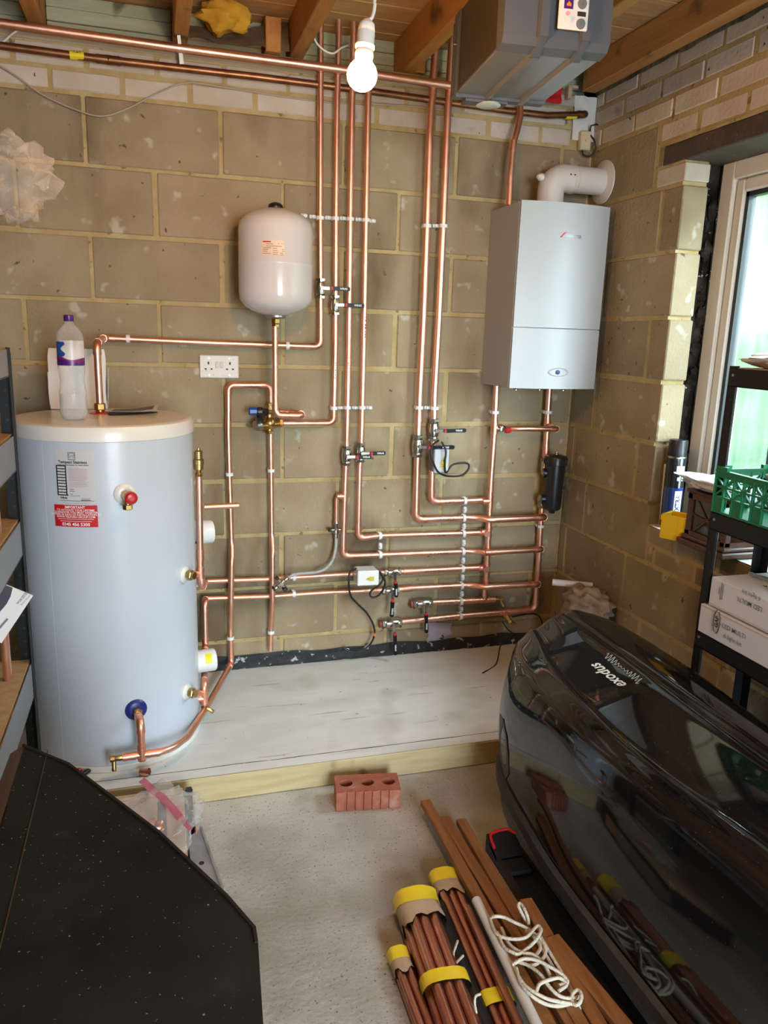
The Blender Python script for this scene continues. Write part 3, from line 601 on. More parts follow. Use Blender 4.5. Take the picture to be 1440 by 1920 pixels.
# auto air vent
P = W(373, 893, .44); t = thing('air_vent', 'brass automatic air vent standing on the slim upright by the cylinder', 'valve', P)
build('vent_body', MB().tube_ax(P, UP, [(0, .011), (.008, .013), (.014, .009), (.022, .010), (.024, .0165), (.040, .0165), (.042, .018), (.056, .018), (.060, .014), (.084, .014), (.088, .008)], 20), BRASS, t, 30)
build('vent_cap', MB().cyl(P+UP*.086, P+UP*.096, .005), BRASS, t, 30)

# ------------------------------------------------------------------ clips
def clip_mb(P, ax, r):
    """open ring standing off the wall around a pipe"""
    ax = V3(ax).normalized(); sd = ax.cross(OUT); mb = MB(); n = 14; w = .0065
    pr = []
    for i in range(n+1):
        a = math.radians(-65+310*i/n)-math.pi/2+math.radians(0)
        pr.append((math.cos(a), math.sin(a)))
    for ri, ro in ((r*1.02, r*1.28),):
        outer = [P+sd*(ro*c)+OUT*(-ro*s_) for c, s_ in pr]; inner = [P+sd*(ri*c)+OUT*(-ri*s_) for c, s_ in pr[::-1]]
    mb.prism([p-ax*w for p in outer+inner], ax*w*2)
    pw = abs(P.y)-r*1.1
    if pw > .004: mb.box(P-OUT*(r*1.1+pw/2), (r*1.5, pw, w*2) if abs(ax.z) > .5 else (w*2, pw, r*1.5), None, .001)
    return mb
def clip(label, px, py, d, ax, r, group='single pipe clips'):
    P = W(px, py, d); tag(build('pipe_clip', clip_mb(P, ax, r), CLIPM, None, 30, loc=(P.x, 0, P.z)), label, 'clip', 'pipe clips on the wall')
for px, py, d, ax, r, lb in ((430, 889, D, UP, .0118, 'white clip on the cold feed drop left of the sockets, upper one'), (508, 882, D, UP, .0113, 'white clip on the discharge pipe below the brass valve, upper one'), (432, 1196, D, UP, .0118, 'white clip on the cold feed drop just above the damp course'), (508, 1185, D, UP, .0113, 'white clip on the discharge pipe near its open end'),
        (240, 635, D, RT, .0118, 'white clip on the pipe above the cylinder, nearest the bottle'), (539, 648, D, RT, .0118, 'white clip on the pipe behind the vessel drop'), (551, 1083, D+.004, RT, .0108, 'white clip on the upper cylinder pipe by the hose'), (551, 1113.5, D+.004, RT, .0108, 'white clip on the lower cylinder pipe by the hose'),
        (928, 773, DR, UP, .0138, 'white clip on the left pipe under the boiler'), (1027.3, 773, DR, UP, .0138, 'white clip on the right pipe under the boiler'), (1013, 986, D, UP, .0138, 'white clip on the return pipe below the black filter')): clip(lb, px, py, d, ax, r, None)
def strip(label, items, ax, r, spacers=(), sp_d=.018):
    """clips locked side by side on one strip"""
    P0 = W(*items[0], D); t = thing('clip_strip', label, 'clip', (P0.x, 0, P0.z), 'clip strips on the pipe runs')
    for px, py in items: build('clip', clip_mb(W(px, py, D), ax, r), CLIPM, t, 30)
    v = abs(V3(ax).z) > .5
    for px, py in spacers:
        P = W(px, py, .014); build('spacer', MB().box(P, (.026, .028, .014) if v else (.015, .028, .028), None, .003).box(P+OUT*.016, (.010, .008, .012) if v else (.012, .008, .010), None, .002).cyl(P+OUT*.013+(RT*.009 if v else UP*.009), P+OUT*.0155+(RT*.009 if v else UP*.009), .003), CLIPM, t, 30)
    return t
strip('long white clip strip holding four risers right of the vessel', [(600, 409), (628.5, 410), (656.5, 411), (686, 413)], UP, .0122, [(569, 405), (585, 407), (614, 409), (642, 410), (671, 412), (697, 415)])
strip('short white clip strip holding the upper thick riser pair', [(800, 424), (830.5, 424)], UP, .0145, [(815, 424)])
strip('white clip strip holding three risers beside the brass valve', [(625.5, 765), (651, 764), (678.7, 764)], UP, .0122, [(638, 764), (664.5, 764), (691, 764)])
strip('white clip strip holding the thick risers just above their valves', [(785, 764), (814, 765)], UP, .0145, [(799, 764)])
strip('tall vertical white clip strip across the rungs of the manifold', [(871, 938.8), (869, 971), (868.5, 1000.3), (867.5, 1034), (866.5, 1066), (865, 1098), (864, 1127.3), (863, 1155)], RT, .0138, [(870, 955), (868.5, 986), (868, 1017), (867, 1050), (866, 1082), (864.5, 1113), (863.5, 1141)])
strip('broken white clip strip at the left of the manifold rungs', [(712.5, 1040)], RT, .0132, [(712, 1023)])
t = strip('small open white clip behind the third manifold rung', [(712, 1004.5)], RT, .0132)
P = W(340, 100, .045); tag(build('pipe_strap', MB().prism([W(332, 66, .078), W(338, 66, .078), W(345, 120, .045), W(337, 120, .045)], V3((0, .003, 0))), CLIPM, None, 0, loc=P), 'white strap hanging the bright overhead pipe from a joist', 'strap')

# ------------------------------------------------------------------ filling loop
t = thing('filling_loop', 'braided silver filling loop hose with nickel valves and black taps', 'hose', W(560, 1076, .06))
build('pipe_tail', MB().tube([W(645, 930.5, D)]+arc(W(631, 931, D), W(645, 930, D), W(630, 975, D), .014)+[W(630, 978, D)], .0078), COPPERF, t, 50)
P = W(630, 993, D); build('upper_valve', MB().tube_ax(P+UP*.034, V3((0, 0, -1)), [(0, .0095), (.006, .011), (.012, .009), (.03, .0095), (.034, .0125), (.048, .0125), (.052, .009), (.07, .009)], 12).cyl(P-RT*.02, P+RT*.018, .007), CHROME, t, 30)
build('tap', MB().box(P-RT*.026, (.014, .018, .016), None, .003), BLACKP, t, 30)
build('hose', MB().tube(bez([W(630, 1010, D), W(630, 1035, D+.005), W(617, 1063, D+.02), W(594, 1074.5, D+.035), W(553, 1075, D+.05), W(540, 1083, D+.055)], 40) if False else [V3(p) for p in __import__('mathutils').geometry.interpolate_bezier(W(630, 1008, D), W(631, 1052, D+.01), W(616, 1072, D+.02), W(585, 1074, D+.04), 16)]+[V3(p) for p in __import__('mathutils').geometry.interpolate_bezier(W(585, 1074, D+.04), W(566, 1075.5, D+.05), W(553, 1074, D+.055), W(540, 1083, D+.055), 10)[1:]], .0068), HOSE, t, 60)
P = W(527, 1093, D+.055); ax = (W(540, 1083, D+.055)-W(518, 1101, D+.055)).normalized(); sd = ax.cross(OUT)
build('lower_valve', MB().tube_ax(P-ax*.035, ax, [(0, .008), (.004, .011), (.014, .011), (.018, .008), (.036, .0095), (.052, .0095), (.056, .0125), (.068, .0125), (.072, .008)], 12).cyl(P-sd*.022, P+sd*.022, .0075).cyl(P, P+OUT*.02, .008), CHROME, t, 30)
build('tap', MB().box(P-sd*.027, (.016, .02, .014), Matrix((sd, OUT, ax)).transposed(), .003), BLACKP, t, 30)
build('tap', MB().box(P+sd*.030+ax*-.004, (.02, .022, .018), Matrix((sd, OUT, ax)).transposed(), .003), BLACKP, t, 30)
build('end_plug', MB().cyl(P-ax*.035, P-ax*.041, .0095), BLACKP, t, 30)

# ------------------------------------------------------------------ magnetic filter
a, b = W(1042, 866, .105), W(1035, 957, .105); ax = UP
t = thing('magnetic_filter', 'black cylindrical filter canister under the boiler in the corner', 'filter', b)
H = a.z-b.z; rr = .042; cx, cy = (a.x+b.x)/2, a.y
build('canister', MB().tube_ax(V3((cx, cy, b.z)), UP, [(0, .012), (.002, .026), (.010, .036), (.02, rr*.90), (H, rr)], 32), BLACKP, t, 40)
cap = MB().tube_ax(V3((cx, cy, a.z-.012)), UP, [(0, rr*1.03), (.002, rr*1.15), (.030, rr*1.15), (.036, rr*1.08), (.040, rr*.85), (.044, rr*.5)], 32)
for k in range(18):
    q = 2*math.pi*k/18; cap.box((cx+math.cos(q)*rr*1.15, cy+math.sin(q)*rr*1.15, a.z+.003), (.005, .005, .024), Matrix.Rotation(q, 3, 'Z'), .001)
build('screw_lid', cap, BLACKP, t, 40)
build('bleed_screw', MB().cyl((cx, cy, a.z+.03), (cx, cy, a.z+.044), .006).tube_ax(V3((cx, cy, a.z+.036)), UP, [(0, .009), (.004, .009)], 6), CHROME, t, 30)
build('drain_plug', MB().tube_ax(V3((cx, cy, b.z-.014)), UP, [(0, .006), (.003, .013), (.014, .015)], 14), BLACKP, t, 30)
for (px0, py0, px1, py1) in ((1022, 862, 1020, 884), (1016, 948, 1014, 932)):
    p0 = W(px0, py0, DR); p1 = W(px1, py1, DR+.01); tgt = V3((cx-rr*.85, cy+.01, p1.z))
    build('elbow_fitting', MB().tube([p0]+arc(p1, p0, tgt, .02)+[tgt], .0165).add(*nut(p0, UP, .018, .021)), CHROME, t, 40)
    build('inlet_boss', MB().tube([tgt-V3((.012, -.006, 0)), tgt+V3((.01, 0, 0))], .020), BLACKP, t, 30)

# ------------------------------------------------------------------ hot water cylinder
TT = 1.195; tk = thing('hot_water_cylinder', 'tall white hot water cylinder standing on the plinth', 'cylinder', (TC.x, TC.y, SLABZ))
o = V3((TC.x, TC.y, 0))
build('jacket', MB().tube_ax(o, UP, [(SLABZ+.022, TR-.004), (SLABZ+.026, TR), (TT-.046, TR)], 96), TANKM, tk, 40)
build('base_ring', MB().tube_ax(o, UP, [(SLABZ+.001, TR-.002), (SLABZ+.004, TR+.003), (SLABZ+.020, TR+.003), (SLABZ+.024, TR-.002)], 96), TANKLID, tk, 40)
build('lid', MB().tube_ax(o, UP, [(TT-.048, TR+.001), (TT-.046, TR+.0035), (TT-.012, TR+.0035), (TT-.005, TR), (TT-.001, TR-.008), (TT, TR-.02), (TT+.002, .05)], 96), TANKLID, tk, 30)
def cyl_fn(th0, z0, off=.0008):
    return lambda a, b: V3((TC.x+(TR+off)*math.cos(th0+a/TR), TC.y+(TR+off)*math.sin(th0+a/TR), z0+b))
def patch(fn, w, h, n=10, thick=0):
    return MB().grid(lambda u, v: fn(-w/2+w*u, -h/2+h*v), n, 2)
s0, _ = T(72, 830); s1, _ = T(124, 1400); sm = (s0+s1)/2
build('jacket_seam', patch(cyl_fn(sm, (SLABZ+.03+TT-.05)/2, .0006), .0022, TT-SLABZ-.085, 2), TANKLID, tk, 60)
(l0, zt), (l1, _), (_, zb) = T(103, 843), T(175, 848), T(140, 944)
lw = (l1-l0)*TR; lh = zt-zb; lf = cyl_fn((l0+l1)/2, (zt+zb)/2, .0010); lf2 = cyl_fn((l0+l1)/2, (zt+zb)/2, .0018)
lab = build('rating_label', patch(lf, lw, lh, 14), M('silver grey label', (.58, .57, .57), .45), tk, 60, label='pale grey printed label')
X = lambda px: (px-530)/870*lw          # label picture units
Y = lambda py: (695-py)/1230*lh
def bars(fn, rects, m, par, nm='printed_lines'):
    mb = MB()
    for x0, y0, x1, y1 in rects:
        n = max(1, int(abs(X(x1)-X(x0))/.012)); mb.grid(lambda u, v: fn(X(x0)+(X(x1)-X(x0))*u, Y(y1)+(Y(y0)-Y(y1))*v), n, 1)
    o = build(nm, mb, m, par, 0); o['kind'] = 'stuff'; return o
bars(lf2, [(105, 428, 330, 452), (110, 1105, 360, 1132), (100, 430, 128, 1130), (312, 430, 340, 1130)]+[(120, 498+68*i, 335, 520+68*i) for i in range(9)], INK, lab)
bars(lf2, [(375, 462+8, 650, 474)]+[(385, y, 800+15*(i % 3), y+9) for i, y in enumerate((498, 520, 545, 570, 596, 620, 645, 668, 690, 712, 738))]+[(385, 762, 760, 778)]+[(390, y, 830-40*(i % 2), y+8) for i, y in enumerate((805, 826, 848, 870, 892, 918))], INKP, lab)
bars(lf2, [(395, 968, 500, 980), (395, 996, 480, 1005), (395, 1022, 515, 1034), (410, 1085, 470, 1095), (410, 1122, 620, 1132), (640, 1215, 850, 1240), (150, 1240, 930, 1254), (220, 1298, 830, 1304)], INKG, lab)
bars(lf2, [(398, 118, 412, 300), (550, 118, 565, 300), (398, 283, 565, 300), (398, 200, 565, 214), (398, 118, 565, 130), (415, 236, 470, 250), (500, 236, 550, 250)], INKG, lab, 'emblem')
build('emblem', MB().tube([lf2(X(480+70*math.cos(math.pi*i/10)), Y(198-62*math.sin(math.pi*i/10))) for i in range(11)], .0009, 5), INKG, lab, 0)
def ltx(s, px, py, size, m, par, bold=0, fn=None, sx=1):
    g = fn or lf2; dx, dy = X(px), Y(py); text(s, size, lambda a, b: g(a+dx, b+dy), m, par, bold=bold, sx=sx)
ltx('Tempest Stainless', 490, 352, .0115, INK, lab, .0003)
ltx('Direct unvented stainless hot water cylinder', 500, 415, .0050, INK, lab, .0001)
ltx('WRAS', 245, 1185, .0075, INK, lab, .0004); ltx('Kitemark', 745, 1188, .0062, INKG, lab)
(l0, zt), (l1, _), (_, zb) = T(102, 945), T(182.5, 950), T(140, 988)
rw = (l1-l0)*TR; rh = zt-zb; rf = cyl_fn((l0+l1)/2, (zt+zb)/2, .0012); rf2 = cyl_fn((l0+l1)/2, (zt+zb)/2, .002)
red = build('warning_label', patch(rf, rw, rh, 14), INKR, tk, 60, label='red printed label with white lettering')
for s, y, sz, b in (('IMPORTANT', .40, .0105, .0002), ('TO ACTIVATE YOUR LIFETIME', .27, .0082, .0001), ('GUARANTEE YOU MUST REGISTER', .165, .0082, .0001), ('WITHIN 30 DAYS OF INSTALLATION AT', .06, .0082, .0001), ('WWW.TELFORD-GROUP.COM', -.045, .0082, .0001), ('0345 456 5300', -.385, .0135, .0003)):
    text(s, sz, (lambda yy: (lambda a, c: rf2(a, c+yy*rh)))(y), INKW, red, bold=b)
pm = MB()
for y, w in ((-.15, .82), (-.245, .72)): pm.grid(lambda u, v: rf2((-.5+u)*rw*w, (y+.018*v)*rh), 8, 1)
build('printed_lines', pm, INKW, red, 0)['kind'] = 'stuff'
def port(px, py, m, r, label, nutr=.015, proud=.03):
    th, z = T(px, py); n = V3((math.cos(th), math.sin(th), 0)); p = TC+n*TR+UP*z
    f = build('port_collar', MB().tube_ax(p-n*.004, n, [(0, r), (.008, r), (.014, r*.8), (.016, r*.55)], 28), m, tk, 40, label=label)
    build('port_nut', MB().add(*nut(p+n*.022, n, .018, nutr)).cyl(p, p+n*(proud+.004), nutr*.72), BRASS, f, 30); return p, n
p, n = port(233, 926, TANKLID, .031, 'cream collar of the relief valve', .014)
rv = build('relief_valve', MB().cyl(p+n*.02, p+n*.060, .0125).cyl(p+n*.045+UP*.004, p+n*.045-UP*.036, .011).add(*nut(p+n*.045-UP*.03, UP, .016, .0145)), BRASS, tk, 30)
build('red_cap', MB().tube_ax(p+n*.052+V3((.006, 0, 0)), n, [(0, .014), (.004, .0185), (.018, .0185), (.024, .014), (.026, .008)], 20).cyl(p+n*.07+V3((.006, 0, 0)), p+n*.080+V3((.006, 0, 0)), .007), REDP, rv, 30)
port(255, 1330, NAVY, .034, 'navy blue collar of the cold inlet', .014)
port(345, 1077, TANKLID, .027, 'white collar of the upper side port', .0175, .035); port(349, 1297, TANKLID, .027, 'white collar of the lower side port', .0175, .035)
th = T(374, 1115)[0]; n = V3((math.cos(th+.35), math.sin(th+.35), 0)); p = TC+n*TR+UP*W(374, 1117, .44).z
build('sensor_pocket', MB().tube_ax(p-n*.01, n, [(0, .026), (.014, .026), (.02, .014)], 24).cyl(p, p+n*.05, .004), TANKLID, tk, 40)
for px, py, lb in ((389, 997, 0), (394, 1237, 1)):
    q = W(px, py, .36); n = V3((.985, .17, 0)).normalized(); a = q-n*.045
    h = build('immersion_cover', MB().tube_ax(a, n, [(-.03, .036), (0, .041), (.058, .041), (.063, .037)], 32).cyl(a+n*.062, a+n*.068, .003), WPLAST, tk, 40)
    if lb: build('warning_label', MB().grid(lambda u, v: a+n*(.026+.024*u)+V3((0, -math.cos(.1+.9*v), math.sin(.1+.9*v)))*.0416, 2, 8), YELP, h, 60, label='yellow label on the lower cover')
    else: build('cable_slot', MB().box(a+n*.006+V3((0, -.033, -.026)), (.012, .006, .006)), BLACKP, h, 0)
tp_ = V3((TZ[0], TZ[1], TT)); build('top_collar', MB().tube_ax(tp_, UP, [(0, .036), (.004, .034), (.009, .016)], 28), REDP, tk, 40, label='red collar under the outlet pipe')
build('top_nut', MB().add(*nut(tp_+UP*.024, UP, .022, .018)).cyl(tp_+UP*.006, tp_+UP*.036, .0145), BRASS, tk, 30)

# ------------------------------------------------------------------ things on the cylinder's lid
bp = F(140, 786, TT+.002); zt = W(127, 591, -bp.y).z; Hb = zt-bp.z
b = thing('water_bottle', 'clear plastic water bottle with purple cap on the cylinder lid', 'bottle', bp)
s = Hb/.33
prof = [(0, .028), (.004, .036), (.02, .0425), (.085, .0425), (.10, .040), (.128, .037), (.150, .040), (.165, .0415), (.256, .0415), (.268, .0400), (.280, .036), (.291, .028), (.299, .019), (.304, .0138), (.318, .0135)]
build('bottle_body', MB().tube_ax(bp, UP, [(z*s, r*s) for z, r in prof], 40), PET, b, 50)
build('water', MB().tube_ax(bp+UP*.002, UP, [(z*s, (r-.0015)*s) for z, r in prof[:3]]+[(.080*s, .041*s)], 40), WATER, b, 50)
build('bottle_cap', MB().tube_ax(bp+UP*.311*s, UP, [(0, .0145*s), (.002, .0155*s), (.018*s, .0155*s), (.020*s, .0135*s)], 28), PURP, b, 30)
def bfn(th0, z0, off): return lambda a, c: bp+V3(((.0418*s+off)*math.cos(th0+a/.0418), (.0418*s+off)*math.sin(th0+a/.0418), (z0+c)*s))
BLAB = film('bottle label white', (.78, .77, .78), .55, .3)
lb = build('label_wrap', MB().grid(lambda u, v: bfn(-2.9+u*2.7, .174+.078*v, .0004)(0, 0), 30, 2), BLAB, b, 60, label='white, blue and purple printed label')
build('label_band', MB().grid(lambda u, v: bfn(-2.9+u*2.7, .174+(.014+.006*math.sin(u*7))*v, .0008)(0, 0), 30, 2), PURP, lb, 60)
build('label_wave', MB().grid(lambda u, v: bfn(-2.9+u*2.7, .188+.006*math.sin(u*7)+(.009+.004*math.sin(u*9+1))*v, .0008)(0, 0), 30, 2), MAG, lb, 60)
build('label_sky', MB().grid(lambda u, v: bfn(-2.75+u*(.7+.18*math.sin(v*9)), .202+.046*v, .0010)(0, 0), 12, 12), BLUEP, lb, 60)
p0 = W(97, 776, .20); p0.z = TT+.002; cw = W(203, 776, .20).x-p0.x; ch_ = W(150, 655, .20).z-TT
t = thing('white_carton', 'open white card carton standing behind the water bottle', 'box', (p0.x+cw/2, -.2, TT+.002))
fr_ = -.215
build('front_panel', MB().grid(lambda u, v: V3((p0.x-.004*math.sin(v*3.1)+cw*u, fr_-.004*abs(v-.5), TT+.002+ch_*.62*v)), 4, 4), CARDW, t, 40)
def flap(u, v):
    w = 1-.06*v**4; return V3((p0.x+cw*(.5+(u-.5)*w*(1+.02*v)), fr_-.002+.012*v, TT+.002+ch_*(.62+.38*v)))
build('lid_flap', MB().grid(flap, 8, 6), CARDW, t, 40)
build('side_panel', MB().prism([V3((p0.x, fr_, TT+.002)), V3((p0.x, fr_+.055, TT+.002)), V3((p0.x-.004, fr_+.055, TT+ch_*.62)), V3((p0.x-.004, fr_, TT+ch_*.62))], V3((.001, 0, 0))).prism([V3((p0.x+cw, fr_, TT+.002)), V3((p0.x+cw, fr_+.055, TT+.002)), V3((p0.x+cw+.008, fr_+.055, TT+ch_*.7)), V3((p0.x+cw+.008, fr_, TT+ch_*.7))], V3((-.001, 0, 0))).bb((p0.x, fr_+.055, TT+.002), (p0.x+cw, fr_+.056, TT+ch_*.6)), CARDW, t, 0)
for i, (px, py, rz, m, lb) in enumerate(((246, 773, .25, LEAFLET, 'dark printed leaflet lying on the cylinder lid, lower of two'), (252, 770, -.12, PAPER, 'folded white leaflet lying on top of the dark one'))):
    c = F(px, py, TT+.006+.004*i); rot = Matrix.Rotation(rz, 3, 'Z')
    mb = MB().grid(lambda u, v: c+rot @ V3(((u-.5)*.15, (v-.5)*.10, .0005+.006*u*u*(.4+v)*(1+i))), 8, 6); k = len(mb.v)
    mb.add([q-UP*.002 for q in mb.v], [tuple(f[::-1]) for f in mb.f]); t = tag(build('leaflet', mb, m, None, 60, loc=c), lb, 'leaflet')
    if i: build('printed_photo', MB().grid(lambda u, v: c+rot @ V3(((u-.5)*.13-.004, (v-.5)*.07, .0014+.006*(u*.9)**2*(.4+v)*2)), 8, 5), LEAFLET, t, 60)

# ------------------------------------------------------------------ expansion vessel
vc = V3((.858, -.172, 0)); z0, z1 = 1.530, 1.897; r = .131
t = thing('expansion_vessel', 'white rounded expansion vessel hung on the block wall', 'vessel', (vc.x, 0, z0))
hh = z1-z0
build('shell', MB().tube_ax(vc+UP*z0, UP, [(0, .03), (.006, .055), (.018, .088), (.032, .112), (.052, .127), (.075, r), (hh*.47, r), (hh*.475, r+.0012), (hh*.485, r+.0012), (hh*.49, r), (hh-.075, r), (hh-.052, .127), (hh-.032, .112), (hh-.018, .088), (hh-.006, .055), (hh, .03)], 64), VESSELM, t, 40)
build('top_cap', MB().tube_ax(vc+UP*(z1-.006), UP, [(0, .024), (.010, .027), (.018, .024), (.024, .014), (.026, .004)], 24), BLACKP, t, 40)
build('bottom_flange', MB().tube_ax(vc+UP*(z0+.006), -UP, [(0, .036), (.010, .036), (.014, .03)], 28), STEEL, t, 30)
build('bottom_nut', MB().add(*nut(vc+UP*(z0-.018), UP, .02, .0165)).add(*nut(vc+UP*(z0-.034), UP, .012, .0145)).cyl(vc+UP*z0, vc+UP*(z0-.045), .0118), BRASS, t, 30)
build('wall_bracket', MB().bb((vc.x-.02, -.05, z0+.14), (vc.x+.02, -.003, z0+.22), .003), STEEL, t, 30)
vth = lambda px: (W(px, 465, .28).x-vc.x)/r
def vfn(off): return lambda a, c: V3((vc.x+(r+off)*math.sin(a/r), vc.y-(r+off)*math.cos(a/r), c))
va = math.asin(min(.95, (W(492, 465, .30).x-vc.x)/r))*r; vb = math.asin((W(533, 465, .30).x-vc.x)/r)*r; vz1 = W(512, 450, .303).z; vz0 = W(512, 478, .303).z
g = vfn(.0008); g2 = vfn(.0015); lab = build('rating_label', MB().grid(lambda u, v: g(va+(vb-va)*u, vz0+(vz1-vz0)*v), 8, 2), M('cream label', (.80, .62, .47), .5), t, 60, label='cream printed label')
lw_, lh_ = vb-va, vz1-vz0
build('printed_heading', MB().grid(lambda u, v: g2(va+lw_*(.05+.36*u), vz1-lh_*(.07+.08*v)), 4, 1), INKR, lab, 0)
mb = MB()
for (x0, x1, y) in ((.2, .5, .24), (.2, .88, .38), (.05, .42, .50), (.5, .68, .53), (.9, .97, .58), (.05, .3, .62), (.5, .7, .67), (.9, .99, .70), (.05, .26, .74), (.5, .72, .80), (.8, .95, .83), (.03, .4, .88), (.5, .72, .93), (.8, .97, .94), (.72, .78, .2), (.86, .89, .2), (.94, .97, .2)):
    mb.grid(lambda u, v: g2(va+lw_*(x0+(x1-x0)*u), vz1-lh_*(y+.045*v)), 3, 1)
build('printed_lines', mb, M('brown ink', (.36, .25, .16), .6), lab, 0)['kind'] = 'stuff'

# ------------------------------------------------------------------ boiler and flue
bx0, bx1, bz0, bz1 = 1.752, 2.128, 1.289, 1.977
def front(x): return -.274-.026*(1-((x-(bx0+bx1)/2)/((bx1-bx0)/2))**2)
t = thing('boiler', 'white wall-hung boiler with a curved front panel', 'boiler', ((bx0+bx1)/2, 0, bz0))
N = 18
pr = [V3((bx0, -.002, bz0)), V3((bx0, -.262, bz0)), V3((bx1, -.262, bz0)), V3((bx1, -.002, bz0))]
build('case', MB().prism(pr, UP*(bz1-bz0-.004)), WHITE, t, 30)
zs_ = W(1050, 616, .29).z
def fpanel(z0, z1):
    mb = MB(); xs = [bx0+.001+(bx1-bx0-.002)*i/N for i in range(N+1)]
    mb.prism([V3((x, front(x), z0)) for x in xs]+[V3((bx1-.001, -.263, z0)), V3((bx0+.001, -.263, z0))], UP*(z1-z0)); return mb
fp = build('front_panel', fpanel(zs_+.001, bz1), WHITE, t, 30)
lp = build('lower_flap', fpanel(bz0, zs_-.002), WHITE, t, 30)
kx = W(1046, 700, .298).x; kz = W(1046, 698, .298).z
build('control_dish', MB().grid(lambda u, v: V3((kx+.046*(u*math.cos(2*math.pi*v)), front(kx)+.0016-.006*(1-(1-u)**1)*(1 if u > .8 else .3)*(1 if u < .98 else .2), kz+.017*u*math.sin(2*math.pi*v))), 8, 32), WHITE, lp, 60)
build('control_button', MB().tube_ax(V3((kx-.003, front(kx)+.002, kz)), OUT, [(0, .0085), (.006, .0085), (.007, .006)], 20), NAVY, lp, 30)
lx = W(1074, 444, .298); bf = lambda a, c: V3((lx.x+a, front(lx.x+a)-.0012, lx.z+c))
text('WORCESTER', .0165, bf, M('badge chrome', (.26, .26, .27), .25, .6), fp, bold=.0004, sx=.75)
build('badge_swoosh', MB().add([bf(-.055, -.006), bf(-.050, -.007), bf(-.034, .010), bf(-.026, .012), bf(-.033, .014), bf(-.040, .012)], [(0, 1, 2, 3, 4, 5)]), INKR, fp, 0)
for x, d in ((bx0+.055, .22), (bx0+.17, .2), (bx1-.11, .22)): build('drain_stub', MB().cyl((x, -d, bz0+.004), (x, -d, bz0-.012), .008).add(*nut((x, -d, bz0-.006), UP, .006, .012)), CHROME, t, 30)
fw_ = R(1132, 342); fy, fz = fw_.y, fw_.z
ex = W(1033, 350, -fy).x; fr2 = .052
t = thing('flue_pipe', 'white elbowed flue pipe from the boiler top into the side wall', 'flue', (ex, fy, bz1))
bend = V3((ex, fy, fz)); el = [V3((ex, fy, bz1-.004))]+arc(bend, V3((ex, fy, bz1-.05)), V3((ex+.4, fy, fz)), .052, 8)+[V3((ex+.09, fy, fz))]
build('elbow', MB().tube(el, fr2, 36), FLUEM, t, 40)
build('straight_tube', MB().tube([V3((ex+.088, fy, fz)), V3((XW-.004, fy, fz))], fr2*.97, 36), FLUEM, t, 40)
build('joint_collar', MB().tube_ax(V3((ex+.080, fy, fz)), RT, [(0, fr2), (.003, fr2*1.06), (.014, fr2*1.06), (.018, fr2)], 36), FLUEM, t, 30)
build('wall_flange', MB().tube_ax(V3((XW-.014, fy, fz)), RT, [(0, fr2*1.02), (.004, fr2*1.25), (.008, fr2*1.58), (.012, fr2*1.6)], 40), FLUEM, t, 40)
build('test_plug', MB().tube_ax(V3((ex-fr2*.92, fy-.012, fz-.006)), V3((-1, -.25, 0)), [(0, .015), (.012, .014), (.016, .010), (.022, .007)], 16), FLUEM, t, 30)
for k in range(3):
    q = -1.45+.0*k; x = ex+.055+.018*k; build('rivet', MB().cyl((x, fy-fr2*math.cos(.12), fz+fr2*math.sin(.12)), (x, fy-fr2*math.cos(.12)-.002, fz+fr2*math.sin(.12)), .003, n=8), BLACKP, t, 0)

# ------------------------------------------------------------------ twin socket, junction box, actuator boxes
p = W(411, 687.5, .006); t = thing('twin_socket', 'speckled white twin power socket on the block wall', 'socket', (p.x, 0, p.z))
build('face_plate', MB().bb((p.x-.073, -.0105, p.z-.043), (p.x+.073, -.001, p.z+.043), .003), M('paint-specked socket', (.72, .66, .58), .4, speck=[((.45, .33, .24), 160, .66, .03)]), t, 0)
for s in (-1, 1):
    x = p.x+s*.040
    for dx, dz, w, h in ((0, .013, .006, .010), (-.011, -.009, .008, .005), (.011, -.009, .008, .005)): build('pin_hole', MB().bb((x+dx-w/2, -.0112, p.z+dz-h/2), (x+dx+w/2, -.0102, p.z+dz+h/2)), INK, t, 0)
    build('rocker_switch', MB().bb((p.x+s*.0085-.0055, -.0135, p.z-.004), (p.x+s*.0085+.0055, -.0100, p.z+.018), .001).bb((p.x+s*.0085-.0068, -.0110, p.z-.006), (p.x+s*.0085+.0068, -.0104, p.z+.020)), M('aged rocker', (.60, .52, .42), .4) if s < 0 else bpy.data.materials['aged rocker'], t, 0)
    build('fixing_screw', MB().cyl((p.x+s*.0375, -.010, p.z+.031), (p.x+s*.0375, -.0115, p.z+.031), .0028, n=8).cyl((p.x+s*.0375, -.010, p.z-.031), (p.x+s*.0375, -.0115, p.z-.031), .0028, n=8), STEEL, t, 0)
p = W(1097, 264, .02); t = thing('junction_box', 'small aged ivory cable box in the wall corner under the gas pipe', 'cable box', (p.x, 0, p.z))
build('box_body', MB().bb((p.x-.024, -.030, p.z-.036), (p.x+.024, -.002, p.z+.036), .004).cyl((p.x, -.030, p.z), (p.x, -.033, p.z), .005, n=10), IVORY, t, 30)
build('cable_loop', MB().tube([W(1106, 246, .02), W(1108, 236, .03), W(1118, 233, .035), W(1125, 236, .02)], .0035, 8).tube(arc_pts([W(1106, 252, .025), W(1114, 264, .04), W(1116, 280, .04), W(1106, 293, .03), W(1094, 290, .025), W(1092, 280, .02)]), .0035, 8), BLACKR, t, 50)
